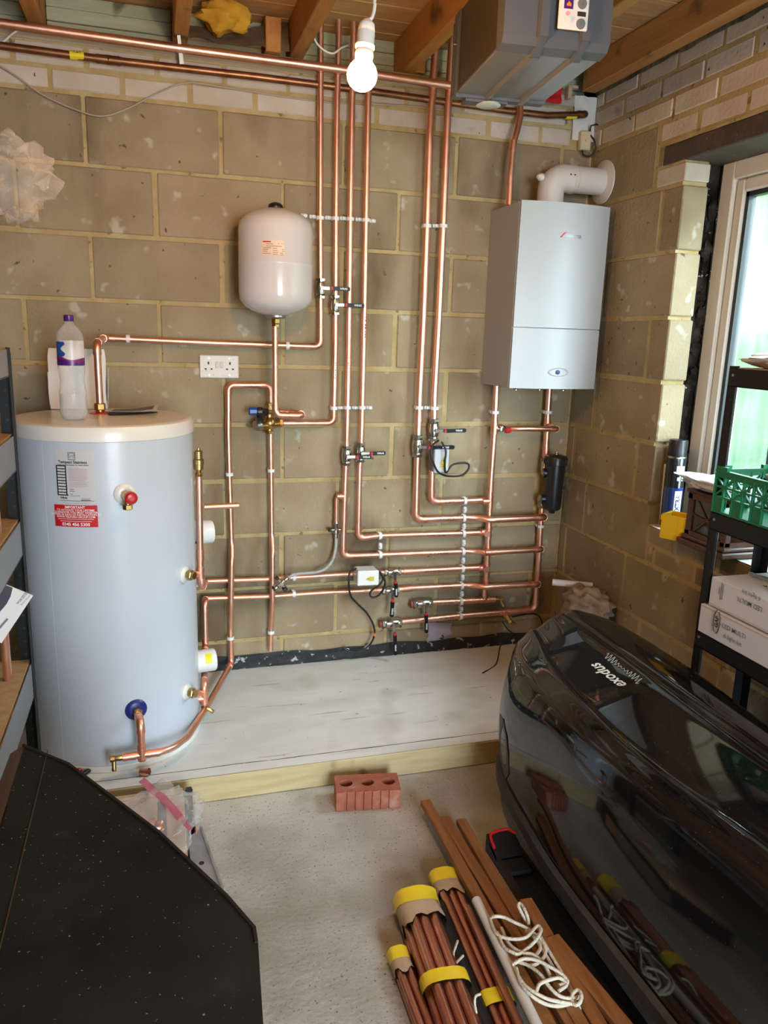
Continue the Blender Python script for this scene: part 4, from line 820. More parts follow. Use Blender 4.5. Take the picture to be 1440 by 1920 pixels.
def actuator(label, c, size, rotv, name='valve_actuator'):
    t = thing(name, label, 'actuator', c, 'valve actuators'); u, v, n = rotv; rot = Matrix((u, v, n)).transposed()
    build('housing', MB().box(c, size, rot, .004), STEEL if 'grey' in label else WPLAST, t, 30)
    build('cover_lid', MB().box(c+n*(size[2]*.5-.003), (size[0]*1.03, size[1]*1.03, .012), rot, .003), M('pale grey lid', (.55, .57, .60), .35) if 'grey' in label else WPLAST, t, 30)
    return t
u = RT; v = UP; n = -OUT*-1
c = W(822, 862, .080); t = actuator('grey motorised valve actuator with warning label under the right thick valve', c, (.062, .095, .07), (V3((1, 0, 0)), V3((.0, 0, 1)), V3((0, -1, 0))))
f = plane_fn(c+V3((.008, -.0385, -.004)), RT, UP, .0012)
def warn(f, par, sc=1.0, side=False):
    R_ = (lambda a, b: f(a*sc, b*sc)) if not side else (lambda a, b: f(-b*sc, a*sc))
    lb = build('warning_label', MB().add([R_(-.013, -.004), R_(.013, -.004), R_(0, .021)], [(0, 1, 2)]).add([R_(-.013, -.023), R_(.013, -.023), R_(.013, -.006), R_(-.013, -.006)], [(0, 1, 2, 3)]), YELP, par, 0, label='yellow warning triangle label')
    g = (lambda a, b: R_(a, b)+OUT*.0006)
    build('warning_bolt', MB().add([g(-.002, .001), g(.001, .001), g(.003, .008), g(.001, .008), g(.003, .015), g(-.003, .007), g(-.001, .007)], [(0, 1, 2, 3, 4, 5, 6)]), INK, lb, 0)
    build('triangle_border', MB().tube([g(-.0115, -.003), g(.0115, -.003), g(0, .019)], .0006, 4, closed=True), INK, lb, 0)
    mb = MB()
    for k in range(3): mb.add([g(-.011, -.0205+.005*k), g(.010-.003*(k % 2), -.0205+.005*k), g(.010-.003*(k % 2), -.0185+.005*k), g(-.011, -.0185+.005*k)], [(0, 1, 2, 3)])
    build('printed_lines', mb, INKG, lb, 0)
warn(f, t, 1.05)
def cable(pts, r=.0042, m=None): return MB().tube(arc_pts([V3(p) for p in pts]), r, 10)
build('flex_cable', cable([W(822, 826, .09), W(812, 834, .125), W(808, 850, .135), W(818, 880, .135), W(830, 890, .125), W(846, 893, .11), W(866, 891, .10), W(878, 880, .10), W(878, 870, .10), W(866, 868, .105), W(848, 872, .11), W(836, 886, .12), W(834, 868, .13), W(836, 845, .132), W(828, 828, .12)]), BLACKR, t, 60)
build('bare_wire', MB().tube([W(828, 884, .125), W(834, 889, .13), W(840, 887, .128)], .0014, 6), COPPERF, t, 60)
c = W(686, 1079, .095); uu = V3((1, 0, -.02)).normalized(); t = actuator('white motorised valve actuator with warning label above the looped cable', c, (.088, .062, .072), (uu, V3((0, 0, 1)), V3((0, -1, 0))))
warn(plane_fn(c+V3((.006, -.0400, -.002)), RT, UP, .0012), t, .80, True)
build('flex_cable', cable([W(668, 1066, .09), W(656, 1074, .11), W(654, 1096, .115), W(658, 1118, .10), W(672, 1134, .08), W(688, 1150, .07), W(700, 1172, .07), W(702, 1190, .06), W(694, 1208, .05), W(676, 1221, .05), W(658, 1222, .05), W(646, 1217, .045)]), BLACKR, t, 60)
build('flex_loop', cable([W(704, 1070, .10), W(716, 1076, .12), W(722, 1094, .12), W(714, 1112, .115), W(702, 1120, .11), W(694, 1117, .11), W(696, 1108, .11), W(710, 1098, .115), W(718, 1086, .115), W(712, 1074, .11), W(704, 1068, .09)]), BLACKR, t, 60)
build('cable_tie', MB().tube([W(702, 1184, .061), W(702.3, 1192, .059)], .0056, 10), M('orange sleeve', (.75, .22, .04), .5), t, 60)
for q, m in (((640, 1213), INKR), ((652, 1212), M('green wire', (.2, .45, .2), .5)), ((655, 1217), STEEL)): build('bare_wire', MB().tube([W(647, 1217, .045), W((q[0]+647)/2, q[1]-1, .06), W(*q, .06)], .0013, 6), m, t, 60)
# thin loose cables on the wall and by the corner
def wire(label, pts, r, m, name='cable'): tag(build(name, MB().tube(arc_pts([V3(p) for p in pts]), r, 8), m, None, 60, loc=V3(pts[0])), label, 'cable')
wire('thin grey cable sagging across the top left blocks', [W(-30, 105, .02), W(30, 142, .02), W(80, 178, .018), W(140, 205, .018), W(190, 218, .018), W(240, 203, .018), W(300, 172, .016), W(352, 155, .012), W(420, 164, .010), W(600, 190, .010), W(760, 198, .010), W(880, 212, .010)], .0026, COBW)
wire('short white cable dangling from the joist left of the bulb', [W(587, 60, .14), W(592, 78, .13), W(606, 93, .12), W(624, 100, .12), W(640, 90, .10), W(652, 85, .05)], .0035, WPLAST)
wire('stub of white cable behind the overhead pipe, far left', [W(-20, 82, .02), W(6, 78, .02), W(20, 66, .03), W(36, 55, .05)], .0035, WPLAST)
wire('thin black cable trailing in the corner behind the roof box', [W(942, 1166, .06), W(952, 1180, .08), W(962, 1190, .10), W(950, 1200, .12), W(938, 1212, .14), F(930, 1245, SLABZ+.006), F(905, 1262, SLABZ+.006)], .003, BLACKR)
wire('black cable hanging behind the lowest rung by the corner', [W(960, 1157, .02), W(985, 1152, .02), W(1005, 1152, .02), W(1015, 1162, .02), W(1018, 1178, .02)], .003, BLACKR)

# ------------------------------------------------------------------ bulb on its cord
bc = V3((.843, -1.41, 1.976)); up = (W(688, 60, 1.41)-W(680, 140, 1.41)).normalized()
t = thing('pendant_bulb', 'lit bare bulb in a white lampholder hanging on a white cord', 'lamp', bc)
build('bulb', MB().tube_ax(bc-up*.030, up, [(0, .004), (.003, .0135), (.009, .0218), (.018, .0278), (.028, .0300), (.038, .0288), (.046, .0250), (.052, .0200), (.055, .0165)], 28), LAMPG, t, 60)
build('bulb_base', MB().tube_ax(bc+up*.024, up, [(0, .0165), (.012, .0185), (.022, .0170), (.026, .0145)], 24), WPLAST, t, 40)
build('lamp_holder', MB().tube_ax(bc+up*.046, up, [(0, .0175), (.003, .0195), (.008, .0195), (.010, .0175), (.030, .0172), (.032, .0165), (.034, .0170), (.046, .0150), (.052, .009), (.055, .005)], 28), WPLAST, t, 35)
e = bc+up*.098; build('cord', MB().tube(arc_pts([e, W(698, 32, 1.41), W(703, 8, 1.41), W(706, -30, 1.41), V3((.905, -1.41, 2.45)), V3((.91, -1.41, 2.566))]), .0035, 10), WPLAST, t, 60)
build('ceiling_rose', MB().tube_ax(V3((.91, -1.41, 2.566)), -UP, [(0, .035), (.012, .035), (.02, .02), (.024, .006)], 24), WPLAST, t, 40)

# ------------------------------------------------------------------ grey opener unit under the roof
fl_, fr_2, bl = W(943, 82, 1.2), W(1131, 110, 1.2), W(846, 188, .75)
zb = (fl_.z+fr_2.z)/2; yaw = math.atan2(bl.x-fl_.x, .45); L_ = .45; Wd = fr_2.x-fl_.x; Hh = .215
t = thing('door_opener', 'grey ceiling-hung door opener unit with a control panel', 'opener', (fl_.x+Wd/2, -1.0, zb))
og = V3((fl_.x, -1.2, zb)); ub = V3((math.cos(yaw), -math.sin(yaw), 0)); vb_ = V3((math.sin(yaw), math.cos(yaw), 0))
def oP(a, b, c): return og+ub*a+vb_*b+UP*c
def obox(mb, a0, a1, b0, b1, c0, c1, ch=.003): return mb.box(oP((a0+a1)/2, (b0+b1)/2, (c0+c1)/2), (a1-a0, b1-b0, c1-c0), Matrix((ub, vb_, UP)).transposed(), ch)
build('steel_casing', obox(MB(), .004, Wd-.004, .05, L_-.045, .008, Hh), OPENS, t, 30)
pan = obox(MB(), .002, Wd-.002, .045, L_-.03, .002, .010, .002)
for a in (.095, .20): pan.prism([oP(a-.012, .045, .002), oP(a-.006, .045, -.008), oP(a+.006, .045, -.008), oP(a+.012, .045, .002)], vb_*(L_-.075))
build('bottom_pan', pan, OPENU, t, 30)
cap_ = MB().prism([oP(0, 0, .022), oP(0, .012, .006), oP(0, .05, 0), oP(0, .06, Hh+.002), oP(0, 0, Hh+.002)], ub*Wd)
for a in (.095, .20): cap_.prism([oP(a-.014, -.002, Hh), oP(a-.010, -.014, Hh), oP(a+.010, -.014, Hh), oP(a+.014, -.002, Hh)], -UP*(Hh-.02)).prism([oP(a-.013, -.002, .022), oP(a-.009, -.014, .022), oP(a+.009, -.014, .022), oP(a+.013, -.002, .022)], vb_*.05-UP*.030)
fc = build('front_cover', cap_, DGREY, t, 30)
build('rear_cover', MB().prism([oP(0, L_, .03), oP(0, L_-.012, -.004), oP(0, L_-.05, -.006), oP(0, L_-.055, Hh), oP(0, L_, Hh)], ub*Wd).prism([oP(.03, L_-.045, -.006), oP(.03, L_-.045, -.013), oP(.03, L_, -.013), oP(.03, L_+.004, -.006)], ub*.125), DGREY, t, 30)
build('lamp_lens', MB().tube_ax(oP(.105, L_-.022, -.011), -UP, [(0, .034), (.004, .036), (.007, .028), (.008, .005)], 28), LENSM, t, 40)
build('corner_post', obox(MB(), -.004, .022, L_-.052, L_+.002, -.002, Hh-.02, .003), DGREY, t, 30)
for b, c in ((L_-.038, .130), (.055, Hh-.03)): build('fixing_screw', MB().cyl(oP(-.005, b, c), oP(-.012, b, c), .007, n=12), CHROME, t, 30)
pa, pb = .125, .198; pz0, pz1 = W(1056, 60, 1.214).z-zb, Hh-.01
cp = build('control_panel', obox(MB(), pa, pb, -.019, -.012, pz0, pz1, .002), WPLAST, fc, 30)
def pn(a, c, o=.0205): return oP(a, -o, c)
pz = lambda py: W(1056, py, 1.22).z-zb
dm = M('dial grey', (.16, .17, .18), .4)
for py in (8, 46):
    build('key_dial', MB().tube_ax(pn(.180, pz(py), .0185), -vb_, [(0, .0115), (.004, .0105)], 20).box(pn(.180, pz(py), .023), (.003, .002, .008)), dm, fc, 30)
build('display_window', obox(MB(), .170, .191, -.0205, -.019, pz(32), pz(23), .001), INK, fc, 0)
build('indicator_light', MB().cyl(pn(.146, pz(29), .0185), pn(.146, pz(29), .021), .005, n=12), LEDRED, fc, 30)
build('push_button', MB().cyl(pn(.147, pz(42), .0185), pn(.147, pz(42), .023), .0075, n=16), WPLAST, fc, 30)
build('maker_emblem', obox(MB(), .136, .158, -.0202, -.019, pz(20), pz(-2), 0), PURP, fc, 0)
build('emblem_figure', obox(MB(), .142, .153, -.0210, -.0200, pz(15), pz(11), 0).prism([pn(.142, pz(11), .0207), pn(.1475, pz(6), .0207), pn(.153, pz(11), .0207)], -vb_*.0004), M('orange print', (.9, .25, .03), .5), fc, 0)
build('hanging_strap', obox(MB(), .03, .06, .30, .303, Hh-.01, 2.60-zb, 0).add(obox(MB(), .20, .23, .10, .103, Hh-.01, 2.60-zb, 0).v, obox(MB(), .20, .23, .10, .103, Hh-.01, 2.60-zb, 0).f), STEEL, t, 0)
# bits by the wall plate
p = W(1066, 174, .02); tag(build('cable_hook', MB().box(p, (.018, .03, .05), None, .003).box(p+V3((.02, -.01, .02)), (.03, .012, .012), None, .002), KRAFT, None, 30, loc=p), 'small wooden peg on the wall plate behind the opener', 'peg')
p = W(1032, 176, .05); tag(build('red_cloth', MB().grid(lambda u, v: p+V3((-.05+.10*u, -.02*noise.noise(V3((u*3, v*3, 2))), -.03+.06*v+.01*noise.noise(V3((u*4, v*2, 5))))), 8, 6), REDP, None, 60, loc=p), 'scrap of red plastic tucked behind the opener', 'scrap')
# insulation and felt in the roof bay
def lump(c, h, amp, fr, seed, n=22, m=14):
    mb = MB().sphere((0, 0, 0), 1, n, m); mb.v = [V3(c)+V3((v.x*h[0], v.y*h[1], v.z*h[2]))*(1+amp*noise.noise(v*fr+V3((seed, 0, 0)))) for v in mb.v]; return mb
tag(build('insulation_roll', lump(V3((.70, -.05, 2.52)), (.085, .06, .05), .5, 2.2, 3), INSUL, None, 50, loc=V3((.70, -.05, 2.44))), 'lump of yellow insulation stuffed between two joists', 'insulation')
def felt(u, v):
    x = .585+.345*u; return V3((x, -.03+.05*v, 2.445+.05*v+.055*u*u*v+.012*noise.noise(V3((u*5, v*3, 0)))))
mb = MB().grid(felt, 20, 6); k = len(mb.v); mb.add([v+V3((0, .004, .004)) for v in mb.v], [tuple(f[::-1]) for f in mb.f])
tag(build('felt_sheet', mb, FELT, None, 60, loc=V3((.75, -.03, 2.44))), 'curled brown felt sheet sagging under the yellow insulation', 'sheet')

# ------------------------------------------------------------------ black shelving by the window
SX, SY = 1.95, -1.24; ZS = (.655, 1.012, 1.418)
t = thing('shelving_unit', 'black steel shelving unit in front of the window', 'shelving', (SX+.1, -1.7, 0))
def post(mb, x, y, sx, sy, h, w=.032): return mb.bb((x, y, 0), (x+sx*w, y+sy*.002, h)).bb((x, y, 0), (x+sx*.002, y+sy*w, h))
for x, y, sx, sy in ((SX, SY, 1, -1), (SX+.20, SY, -1, -1), (SX, -2.42, 1, 1), (SX+.20, -2.42, -1, 1)): build('post', post(MB(), x, y, sx, sy, ZS[2]+.004), SHELFB, t, 0)
hol = MB()
for k in range(34): hol.cyl((SX-.0006, SY-.017, .05+.04*k), (SX+.001, SY-.017, .05+.04*k), .0042, n=8).cyl((SX+.016, SY+.0006, .05+.04*k), (SX+.016, SY-.001, .05+.04*k), .0042, n=8)
build('post_slots', hol, INK, t, 0)['kind'] = 'stuff'
build('post_lip', MB().bb((SX+.032, SY+.0015, 0), (SX+.0345, SY-.003, ZS[2])), STEEL, t, 0)
for z in ZS:
    build('beam', MB().bb((SX-.003, SY-.004, z-.052), (SX+.001, -2.415, z-.002), .001).bb((SX-.003, SY-.004, z-.052), (SX+.016, -2.415, z-.049)), SHELFB, t, 0)
    build('end_beam', MB().bb((SX+.003, SY-.003, z-.052), (SX+.197, SY-.006, z-.002)), SHELFB, t, 0)
    build('shelf_board', MB().bb((SX+.004, SY-.008, z-.010), (SX+.196, -2.412, z)), SHELFW, t, 0)
    build('beam_rivet', MB().cyl((SX-.003, SY-.022, z-.02), (SX-.006, SY-.022, z-.02), .004, n=8), STEEL, t, 0)
# LED kit boxes on the lowest shelf
for i, (y0, z0, lb) in enumerate(((-1.262, ZS[0]+.001, 'white light kit box with an oval emblem, on the lower shelf'), (-1.285, ZS[0]+.090, 'white light kit box lying upside down on the other'))):
    a, b = V3((SX-.012+.006*i, y0-.46, z0)), V3((SX+.185, y0, z0+.084)); t = thing('light_kit_box', lb, 'box', (SX+.08, y0-.23, z0), 'light kit boxes')
    build('carton', MB().bb(a, b, .0015), M('kit box white', (.66, .66, .70), .5) if not i else bpy.data.materials['kit box white'], t, 0)
    build('lid_seam', MB().bb((a.x-.0008, a.y+.002, z0+(.078 if not i else .003)), (a.x, b.y-.002, z0+(.083 if not i else .007))), M('box flap tan', (.58, .48, .38), .6) if not i else bpy.data.materials['box flap tan'], t, 0)  # tan strip along the flap edge
    U, Vv = V3((0, -1, 0)), V3((0, 0, 1))
    if i: U, Vv = -U, -Vv
    if not i:
        f = plane_fn(R(1375, 1190, a.x-.0006), U, Vv); text('LED MULTI', .0190, lambda p, q: f(p, q+.010), INKG, t, bold=.0001); text('6 light kit', .0185, lambda p, q: f(p, q-.016), INKG, t)
        c = R(1344, 1166, a.x-.0006); g = plane_fn(c, Vv, -U)
        text('GAP', .0175, g, INK, t, bold=.0006, name='emblem_lettering'); text('lighting', .009, lambda p, q: g(p+.006, q-.0125), INKG, t, shear=.3)
        for s in (1, -1): build('emblem_arc', MB().tube([g(.0345*math.cos(w), s*.0125*math.sin(w)) for w in [math.pi*(.06+.80*k/16) for k in range(17)]] if s > 0 else [g(-.0345*math.cos(w), s*.0125*math.sin(w)) for w in [math.pi*(.06+.80*k/16) for k in range(17)]], .0012, 6), INK, t, 0)
    else:
        f = plane_fn(R(1407, 1126, a.x-.0006), U, Vv); text('LED MULTI', .0190, lambda p, q: f(p, q+.010), INKG, t, bold=.0001); text('6 light kit', .0185, lambda p, q: f(p, q-.016), INKG, t)
        g = plane_fn(R(1351, 1108, a.x-.0006), Vv, -U); mb = MB()
        for k, (w, h) in enumerate(((.045, .0012), (.05, .0012), (.02, .0012))): mb.add([g(-w/2, .008-.007*k), g(w/2, .008-.007*k), g(w/2, .0095-.007*k+h), g(-w/2, .0095-.007*k+h)], [(0, 1, 2, 3)])
        build('printed_lines', mb, INKG, t, 0)['kind'] = 'stuff'
# things behind, and the white rod on top of the upper box
t = tag(build('rusty_case', MB().bb((SX+.192, -1.30, ZS[0]+.002), (SX+.21, -2.2, ZS[0]+.30), .004), M('rusty brown board', (.10, .05, .03), .8, col2=(.17, .09, .055), sc=20), None, 0, loc=(SX+.2, -1.7, ZS[0])), 'rusty brown panel standing behind the light kit boxes', 'panel')
z0 = ZS[0]+.178; p0, p1 = F(1366, 1047, z0+.02), F(1438, 1033, z0+.02); p0.x = SX+.10; p1.x = SX+.15; p0.y = SY-.07; p1.y = SY-.26; p0.z = p1.z = z0+.0062
mb = MB(); n = 46; ln = [p0.lerp(p1, i/(n*2)) for i in range(n*2+1)]; mb.tube(ln, [.0045 if i % 2 else .0058 for i in range(n*2+1)], 8)
tag(build('threaded_rod', mb, STEEL, None, 30, loc=p0), 'pale ribbed rod lying over the upper light kit box', 'rod')
c = V3((SX+.12, -1.53, z0)); mb = MB().grid(lambda u, v: c+V3(((u-.5)*.11, (v-.5)*.26, .002+.006*abs(noise.noise(V3((u*4, v*6, 2)))))), 8, 12)
tag(build('paper_scraps', mb, M('flaked white paper', (.72, .70, .66), .8, speck=[((.05, .05, .05), 30, .60, .05)]), None, 60, loc=c), 'flaking white paper on top of the upper light kit box', 'paper')
# green crate
cy0, cy1, cz0, cz1, cx0, cx1 = SY-.012, SY-.60, ZS[1]+.002, ZS[1]+.124, SX-.006, SX+.19
t = thing('plastic_crate', 'green lattice plastic crate on the middle shelf', 'crate', ((cx0+cx1)/2, (cy0+cy1)/2, cz0))
build('crate_floor', MB().bb((cx0+.004, cy0-.004, cz0), (cx1-.004, cy1+.004, cz0+.006)), GREENC, t, 0)
def lattice(o, u, L):
    """open lattice wall from corner o along u"""
    u = V3(u).normalized(); n = u.cross(UP); rot = Matrix((u, n, UP)).transposed(); H = cz1-cz0; mb = MB()
    def bar(a, b, w=.0045, th=.006):
        A, B_ = o+u*a[0]+UP*a[1], o+u*b[0]+UP*b[1]; d = (B_-A); r_ = Matrix((d.normalized(), n, d.normalized().cross(n))).transposed(); mb.box((A+B_)/2, (d.length, th, w), r_)
    for z in (.004, H*.38, H*.62): bar((0, z), (L, z), .005, .008)
    k = .036; m = int(L/k); k = L/m
    for i in range(m+1): bar((i*k, 0), (i*k, H-.01), .0045, .009)
    for i in range(m):
        if i % 2 == 0: bar((i*k, H*.38), ((i+1)*k, H*.62)); bar((i*k, H*.85), ((i+1)*k, H*.62))
        else: bar((i*k, H*.62), ((i+1)*k, H*.38)); bar((i*k, H*.62), ((i+1)*k, H*.85))
    for i in range(0, m, 2): mb.box(o+u*(i+.5)*k+UP*H*.19, (k*.8, .004, H*.34), rot)
    return mb
def rim(o, u, L): u = V3(u).normalized(); n = u.cross(UP); rot = Matrix((u, n, UP)).transposed(); H = cz1-cz0; return MB().box(o+u*L/2+UP*(H-.012), (L, .006, .018), rot).box(o+u*L/2+UP*(H-.002), (L, .014, .004), rot).box(o+u*.022+UP*(H+.004), (.044, .010, .012), rot).box(o+u*(L-.022)+UP*(H+.004), (.044, .010, .012), rot)
for o_, u_, L_2 in ((V3((cx0, cy0, cz0)), (0, -1, 0), cy0-cy1), (V3((cx1, cy0, cz0)), (0, -1, 0), cy0-cy1), (V3((cx0, cy0, cz0)), (1, 0, 0), cx1-cx0), (V3((cx0, cy1, cz0)), (1, 0, 0), cx1-cx0)):
    build('lattice_wall', lattice(o_, u_, L_2), GREENC, t, 0)['kind'] = 'stuff'; build('crate_rim', rim(o_, u_, L_2), GREENC, t, 0)
c = V3((SX+.08, SY-.22, cz1-.005)); tag(build('brown_cloth', lump(c, (.05, .09, .03), .4, 2, 9), RAG, None, 60, loc=c-UP*.03), 'brown rag bundled inside the green crate', 'rag')
# crumpled polythene bags
def bag(label, c, h, seed, m=FILMW, amp=.35, fr=2.6, n=48, mm=28, flat=None, rot=None):
    mb = MB().sphere((0, 0, 0), 1, n, mm); out = []
    for v in mb.v:
        d = noise.noise(v*fr+V3((seed, 0, 0)))*amp+abs(noise.noise(v*fr*2.3+V3((0, seed, 0))))*amp*.55-abs(noise.noise(v*fr*4+V3((3, seed, 0))))*amp*.22
        q = V3((v.x*h[0], v.y*h[1], v.z*h[2]))*(1+d)
        if rot: q = rot @ q
        q = q+V3(c)
        if flat is not None: q.z = max(q.z, flat)
        out.append(q)
    mb.v = out; lo = min(v.z for v in out); return tag(build('plastic_bag', mb, m, None, 75, loc=(c[0], c[1], lo)), label, 'bag')
bag('crumpled white plastic bag on the top black shelf', (SX+.09, SY-.17, ZS[2]+.022), (.085, .19, .026), 2, M('bag dusty', (.55, .50, .45), .5), .3, flat=ZS[2]+.001)
# window sill: carton-topped clock case, spray can, yellow bin, pale strip
SZ = .817
t = thing('clock_case', 'dark wooden glazed clock case on the window sill', 'clock case', (2.22, -.98, SZ))
kx0, kx1, ky0, ky1, kz = 2.135, 2.31, -.905, -1.10, .995
build('plinth_moulding', MB().bb((kx0-.018, ky0+.016, SZ), (kx1, ky1-.016, SZ+.020), .004).bb((kx0-.008, ky0+.008, SZ+.020), (kx1, ky1-.008, SZ+.034), .004), DARKW, t, 0)
for x, y in ((kx0, ky0), (kx0, ky1+.024), (kx1-.024, ky0), (kx1-.024, ky1+.024)): build('corner_stile', MB().bb((x, y, SZ+.034), (x+.024, y-.024, kz), .003), DARKW, t, 0)
build('glass_side', MB().bb((kx0+.008, ky0-.02, SZ+.05), (kx0+.011, ky1+.02, kz-.02)).bb((kx0+.02, ky0-.008, SZ+.05), (kx1-.02, ky0-.011, kz-.02)), GLASSD, t, 0)
lead = MB(); m0 = V3((kx0+.006, (ky0+ky1)/2, (SZ+kz)/2+.01))
for a, b in (((-.085, .09), (.0, .0)), ((.085, .09), (0, 0)), ((-.085, -.07), (0, 0)), ((.085, -.07), (0, 0)), ((-.085, .01), (-.0, .0)), ((0, 0), (.085, .01))): lead.tube([m0+V3((0, -a[0], a[1])), m0+V3((0, -b[0], b[1]))], .003, 6)
build('glazing_bar', lead.sphere(m0, .008, 10, 6), DARKW, t, 30)
build('case_top', MB().bb((kx0-.006, ky0+.006, kz), (kx1, ky1-.006, kz+.012), .003).bb((kx0, ky0, kz-.02), (kx1, ky1, kz)), DARKW, t, 0); build('case_floor', MB().bb((kx0, ky0, SZ+.034), (kx1, ky1, SZ+.05)), DARKW, t, 0)
build('case_back', MB().bb((kx1-.012, ky0-.02, SZ+.05), (kx1-.006, ky1+.02, kz-.02)), DARKW, t, 0)
c = V3((2.21, -1.17, kz+.038)); bag('large white plastic bag draped over the clock case', c, (.12, .36, .030), 5, M('white bag skin', (.72, .76, .84), .35), .30, 2.2, flat=kz+.0135)
b = V3((2.245, -.680, SZ)); t = thing('spray_can', 'tall black and blue spray can on the far end of the sill', 'can', b)
hz_ = R(1265, 822, 2.245).z-SZ; k = hz_/.30; rc = .034
build('can_body', MB().tube_ax(b, UP, [(0, rc*.9), (.004, rc), (.235*k, rc), (.243*k, rc*.93), (.250*k, rc*.85)], 32), SPRAYB, t, 35)
build('can_cap', MB().tube_ax(b+UP*.243*k, UP, [(0, rc*.97), (.052*k, rc*.97), (.056*k, rc*.90), (.057*k, rc*.2)], 32), BLACKP, t, 35)
build('rim_ring', MB().tube_ax(b+UP*.238*k, UP, [(0, rc*1.01), (.004, rc*1.02), (.006, rc*.97)], 32), CHROME, t, 35)
cf = lambda off=.0006: (lambda a, c_: b+V3(((rc+off)*math.cos(-2.25+a/rc), (rc+off)*math.sin(-2.25+a/rc), c_)))
build('blue_band', MB().grid(lambda u, v: cf()(-.036+.11*u, .03+.11*k*v), 14, 2), SPRAYU, t, 60)
build('white_print', MB().grid(lambda u, v: cf(.001)(.005+.032*u, .185*k+.028*k*v), 6, 2).grid(lambda u, v: cf(.001)(.010+.010*u, .163*k+.012*k*v), 3, 1).grid(lambda u, v: cf(.001)(.026+.008*u, .163*k+.012*k*v), 3, 1), INKW, t, 0)
build('white_panel', MB().grid(lambda u, v: cf(.0012)(.008+.030*u, .03+.10*k*v), 6, 2), INKW, t, 60)
q = cf(.0016); text('EXTRA', .022, lambda p, r_: q(.022-r_, .082*k+p), SPRAYU, t, bold=.0006)
p0 = R(1243, 988, 2.20); mb = MB().prism([R(1235, 985, 2.225), R(1248, 988, 2.225), R(1256, 872, 2.225), R(1245, 870, 2.225)], V3((.006, 0, 0)))
tag(build('timber_strip', mb, CARDW, None, 0, loc=R(1242, 988, 2.225)), 'pale strip standing on the sill beside the spray can', 'strip')
yb = V3((2.155, -.845, SZ)); t = thing('yellow_bin', 'small yellow plastic parts bin on the sill edge', 'bin', yb); w, d_, h = .075, .085, .085
rz = Matrix.Rotation(.5, 3, 'Z'); B = lambda x, y, z: yb+rz @ V3((x, y, z))
def wallp(a, b_, z0, z1, th=.003): 
    a, b_ = V3(a), V3(b_); n = (b_-a).normalized().cross(UP)*th; return MB().prism([B(a.x, a.y, z0), B(b_.x, b_.y, z0), B(b_.x, b_.y, z1), B(a.x, a.y, z1)], rz @ n)
bn = MB()
for a, b_ in (((-w/2, -d_/2, 0), (w/2, -d_/2, 0)), ((w/2, -d_/2, 0), (w/2, d_/2, 0)), ((w/2, d_/2, 0), (-w/2, d_/2, 0)), ((-w/2, d_/2, 0), (-w/2, -d_/2, 0))):
    x = wallp(a, b_, 0, h); bn.add(x.v, x.f)
bn.prism([B(-w/2, -d_/2, 0), B(w/2, -d_/2, 0), B(w/2, d_/2, 0), B(-w/2, d_/2, 0)], UP*.003); build('bin_body', bn, YELB, t, 0)
rm = MB()
for s in (-1, 1): rm.box(B(0, s*d_/2, h-.012), (w+.010, .005, .020), rz, .001).box(B(s*w/2, 0, h-.012), (.005, d_+.010, .020), rz, .001)
build('bin_rim', rm, YELB, t, 0); build('corner_rib', MB().box(B(-w/2-.002, -d_/2+.02, h*.42), (.006, .012, h*.8), rz, .001).box(B(-w/2+.02, -d_/2-.002, h*.42), (.012, .006, h*.8), rz, .001), YELB, t, 0)

# ------------------------------------------------------------------ left-hand shelving
LX, LY = .062, -.75
t = thing('side_shelving', 'black posted shelving with grey-blue beams on the left', 'shelving', (-.15, -1.5, 0))
for x, y, sx, sy in ((LX, LY, -1, -1), (-.38, LY, 1, -1), (LX, -2.6, -1, 1), (-.38, -2.6, 1, 1)): build('post', post(MB(), x, y, sx, sy, W(14, 651, -LY).z, .036), SHELFB, t, 0)
build('post_lip', MB().bb((LX+.0005, LY+.001, 0), (LX+.0020, LY-.002, 1.40)), DGREY, t, 0)
lz = []
for (ya, yb_) in ((655, 707), (818, 884), (980, 1043), (1250, 1313)):
    z1, z0 = W(25, ya, -LY+.04).z, W(25, yb_, -LY+.04).z; lz.append(z1)
    build('beam', MB().bb((LX-.006, LY-.012, z0), (LX-.002, -2.59, z1), .001).bb((LX-.020, LY-.012, z0), (LX-.002, -2.59, z0+.003)), GREYB, t, 0)
    build('shelf_board', MB().bb((LX-.010, LY-.006, z1-.008), (-.375, -2.59, z1+.004)), SHELFW, t, 0)
    build('end_beam', MB().bb((LX-.03, LY-.003, z0), (-.37, LY-.006, z1-.01)), SHELFB, t, 0)
hol = MB()
for k in range(33): hol.cyl((LX-.019, LY-.0025, .06+.04*k), (LX-.019, LY-.0015, .06+.04*k), .004, n=8)
build('post_slots', hol, INK, t, 0)['kind'] = 'stuff'
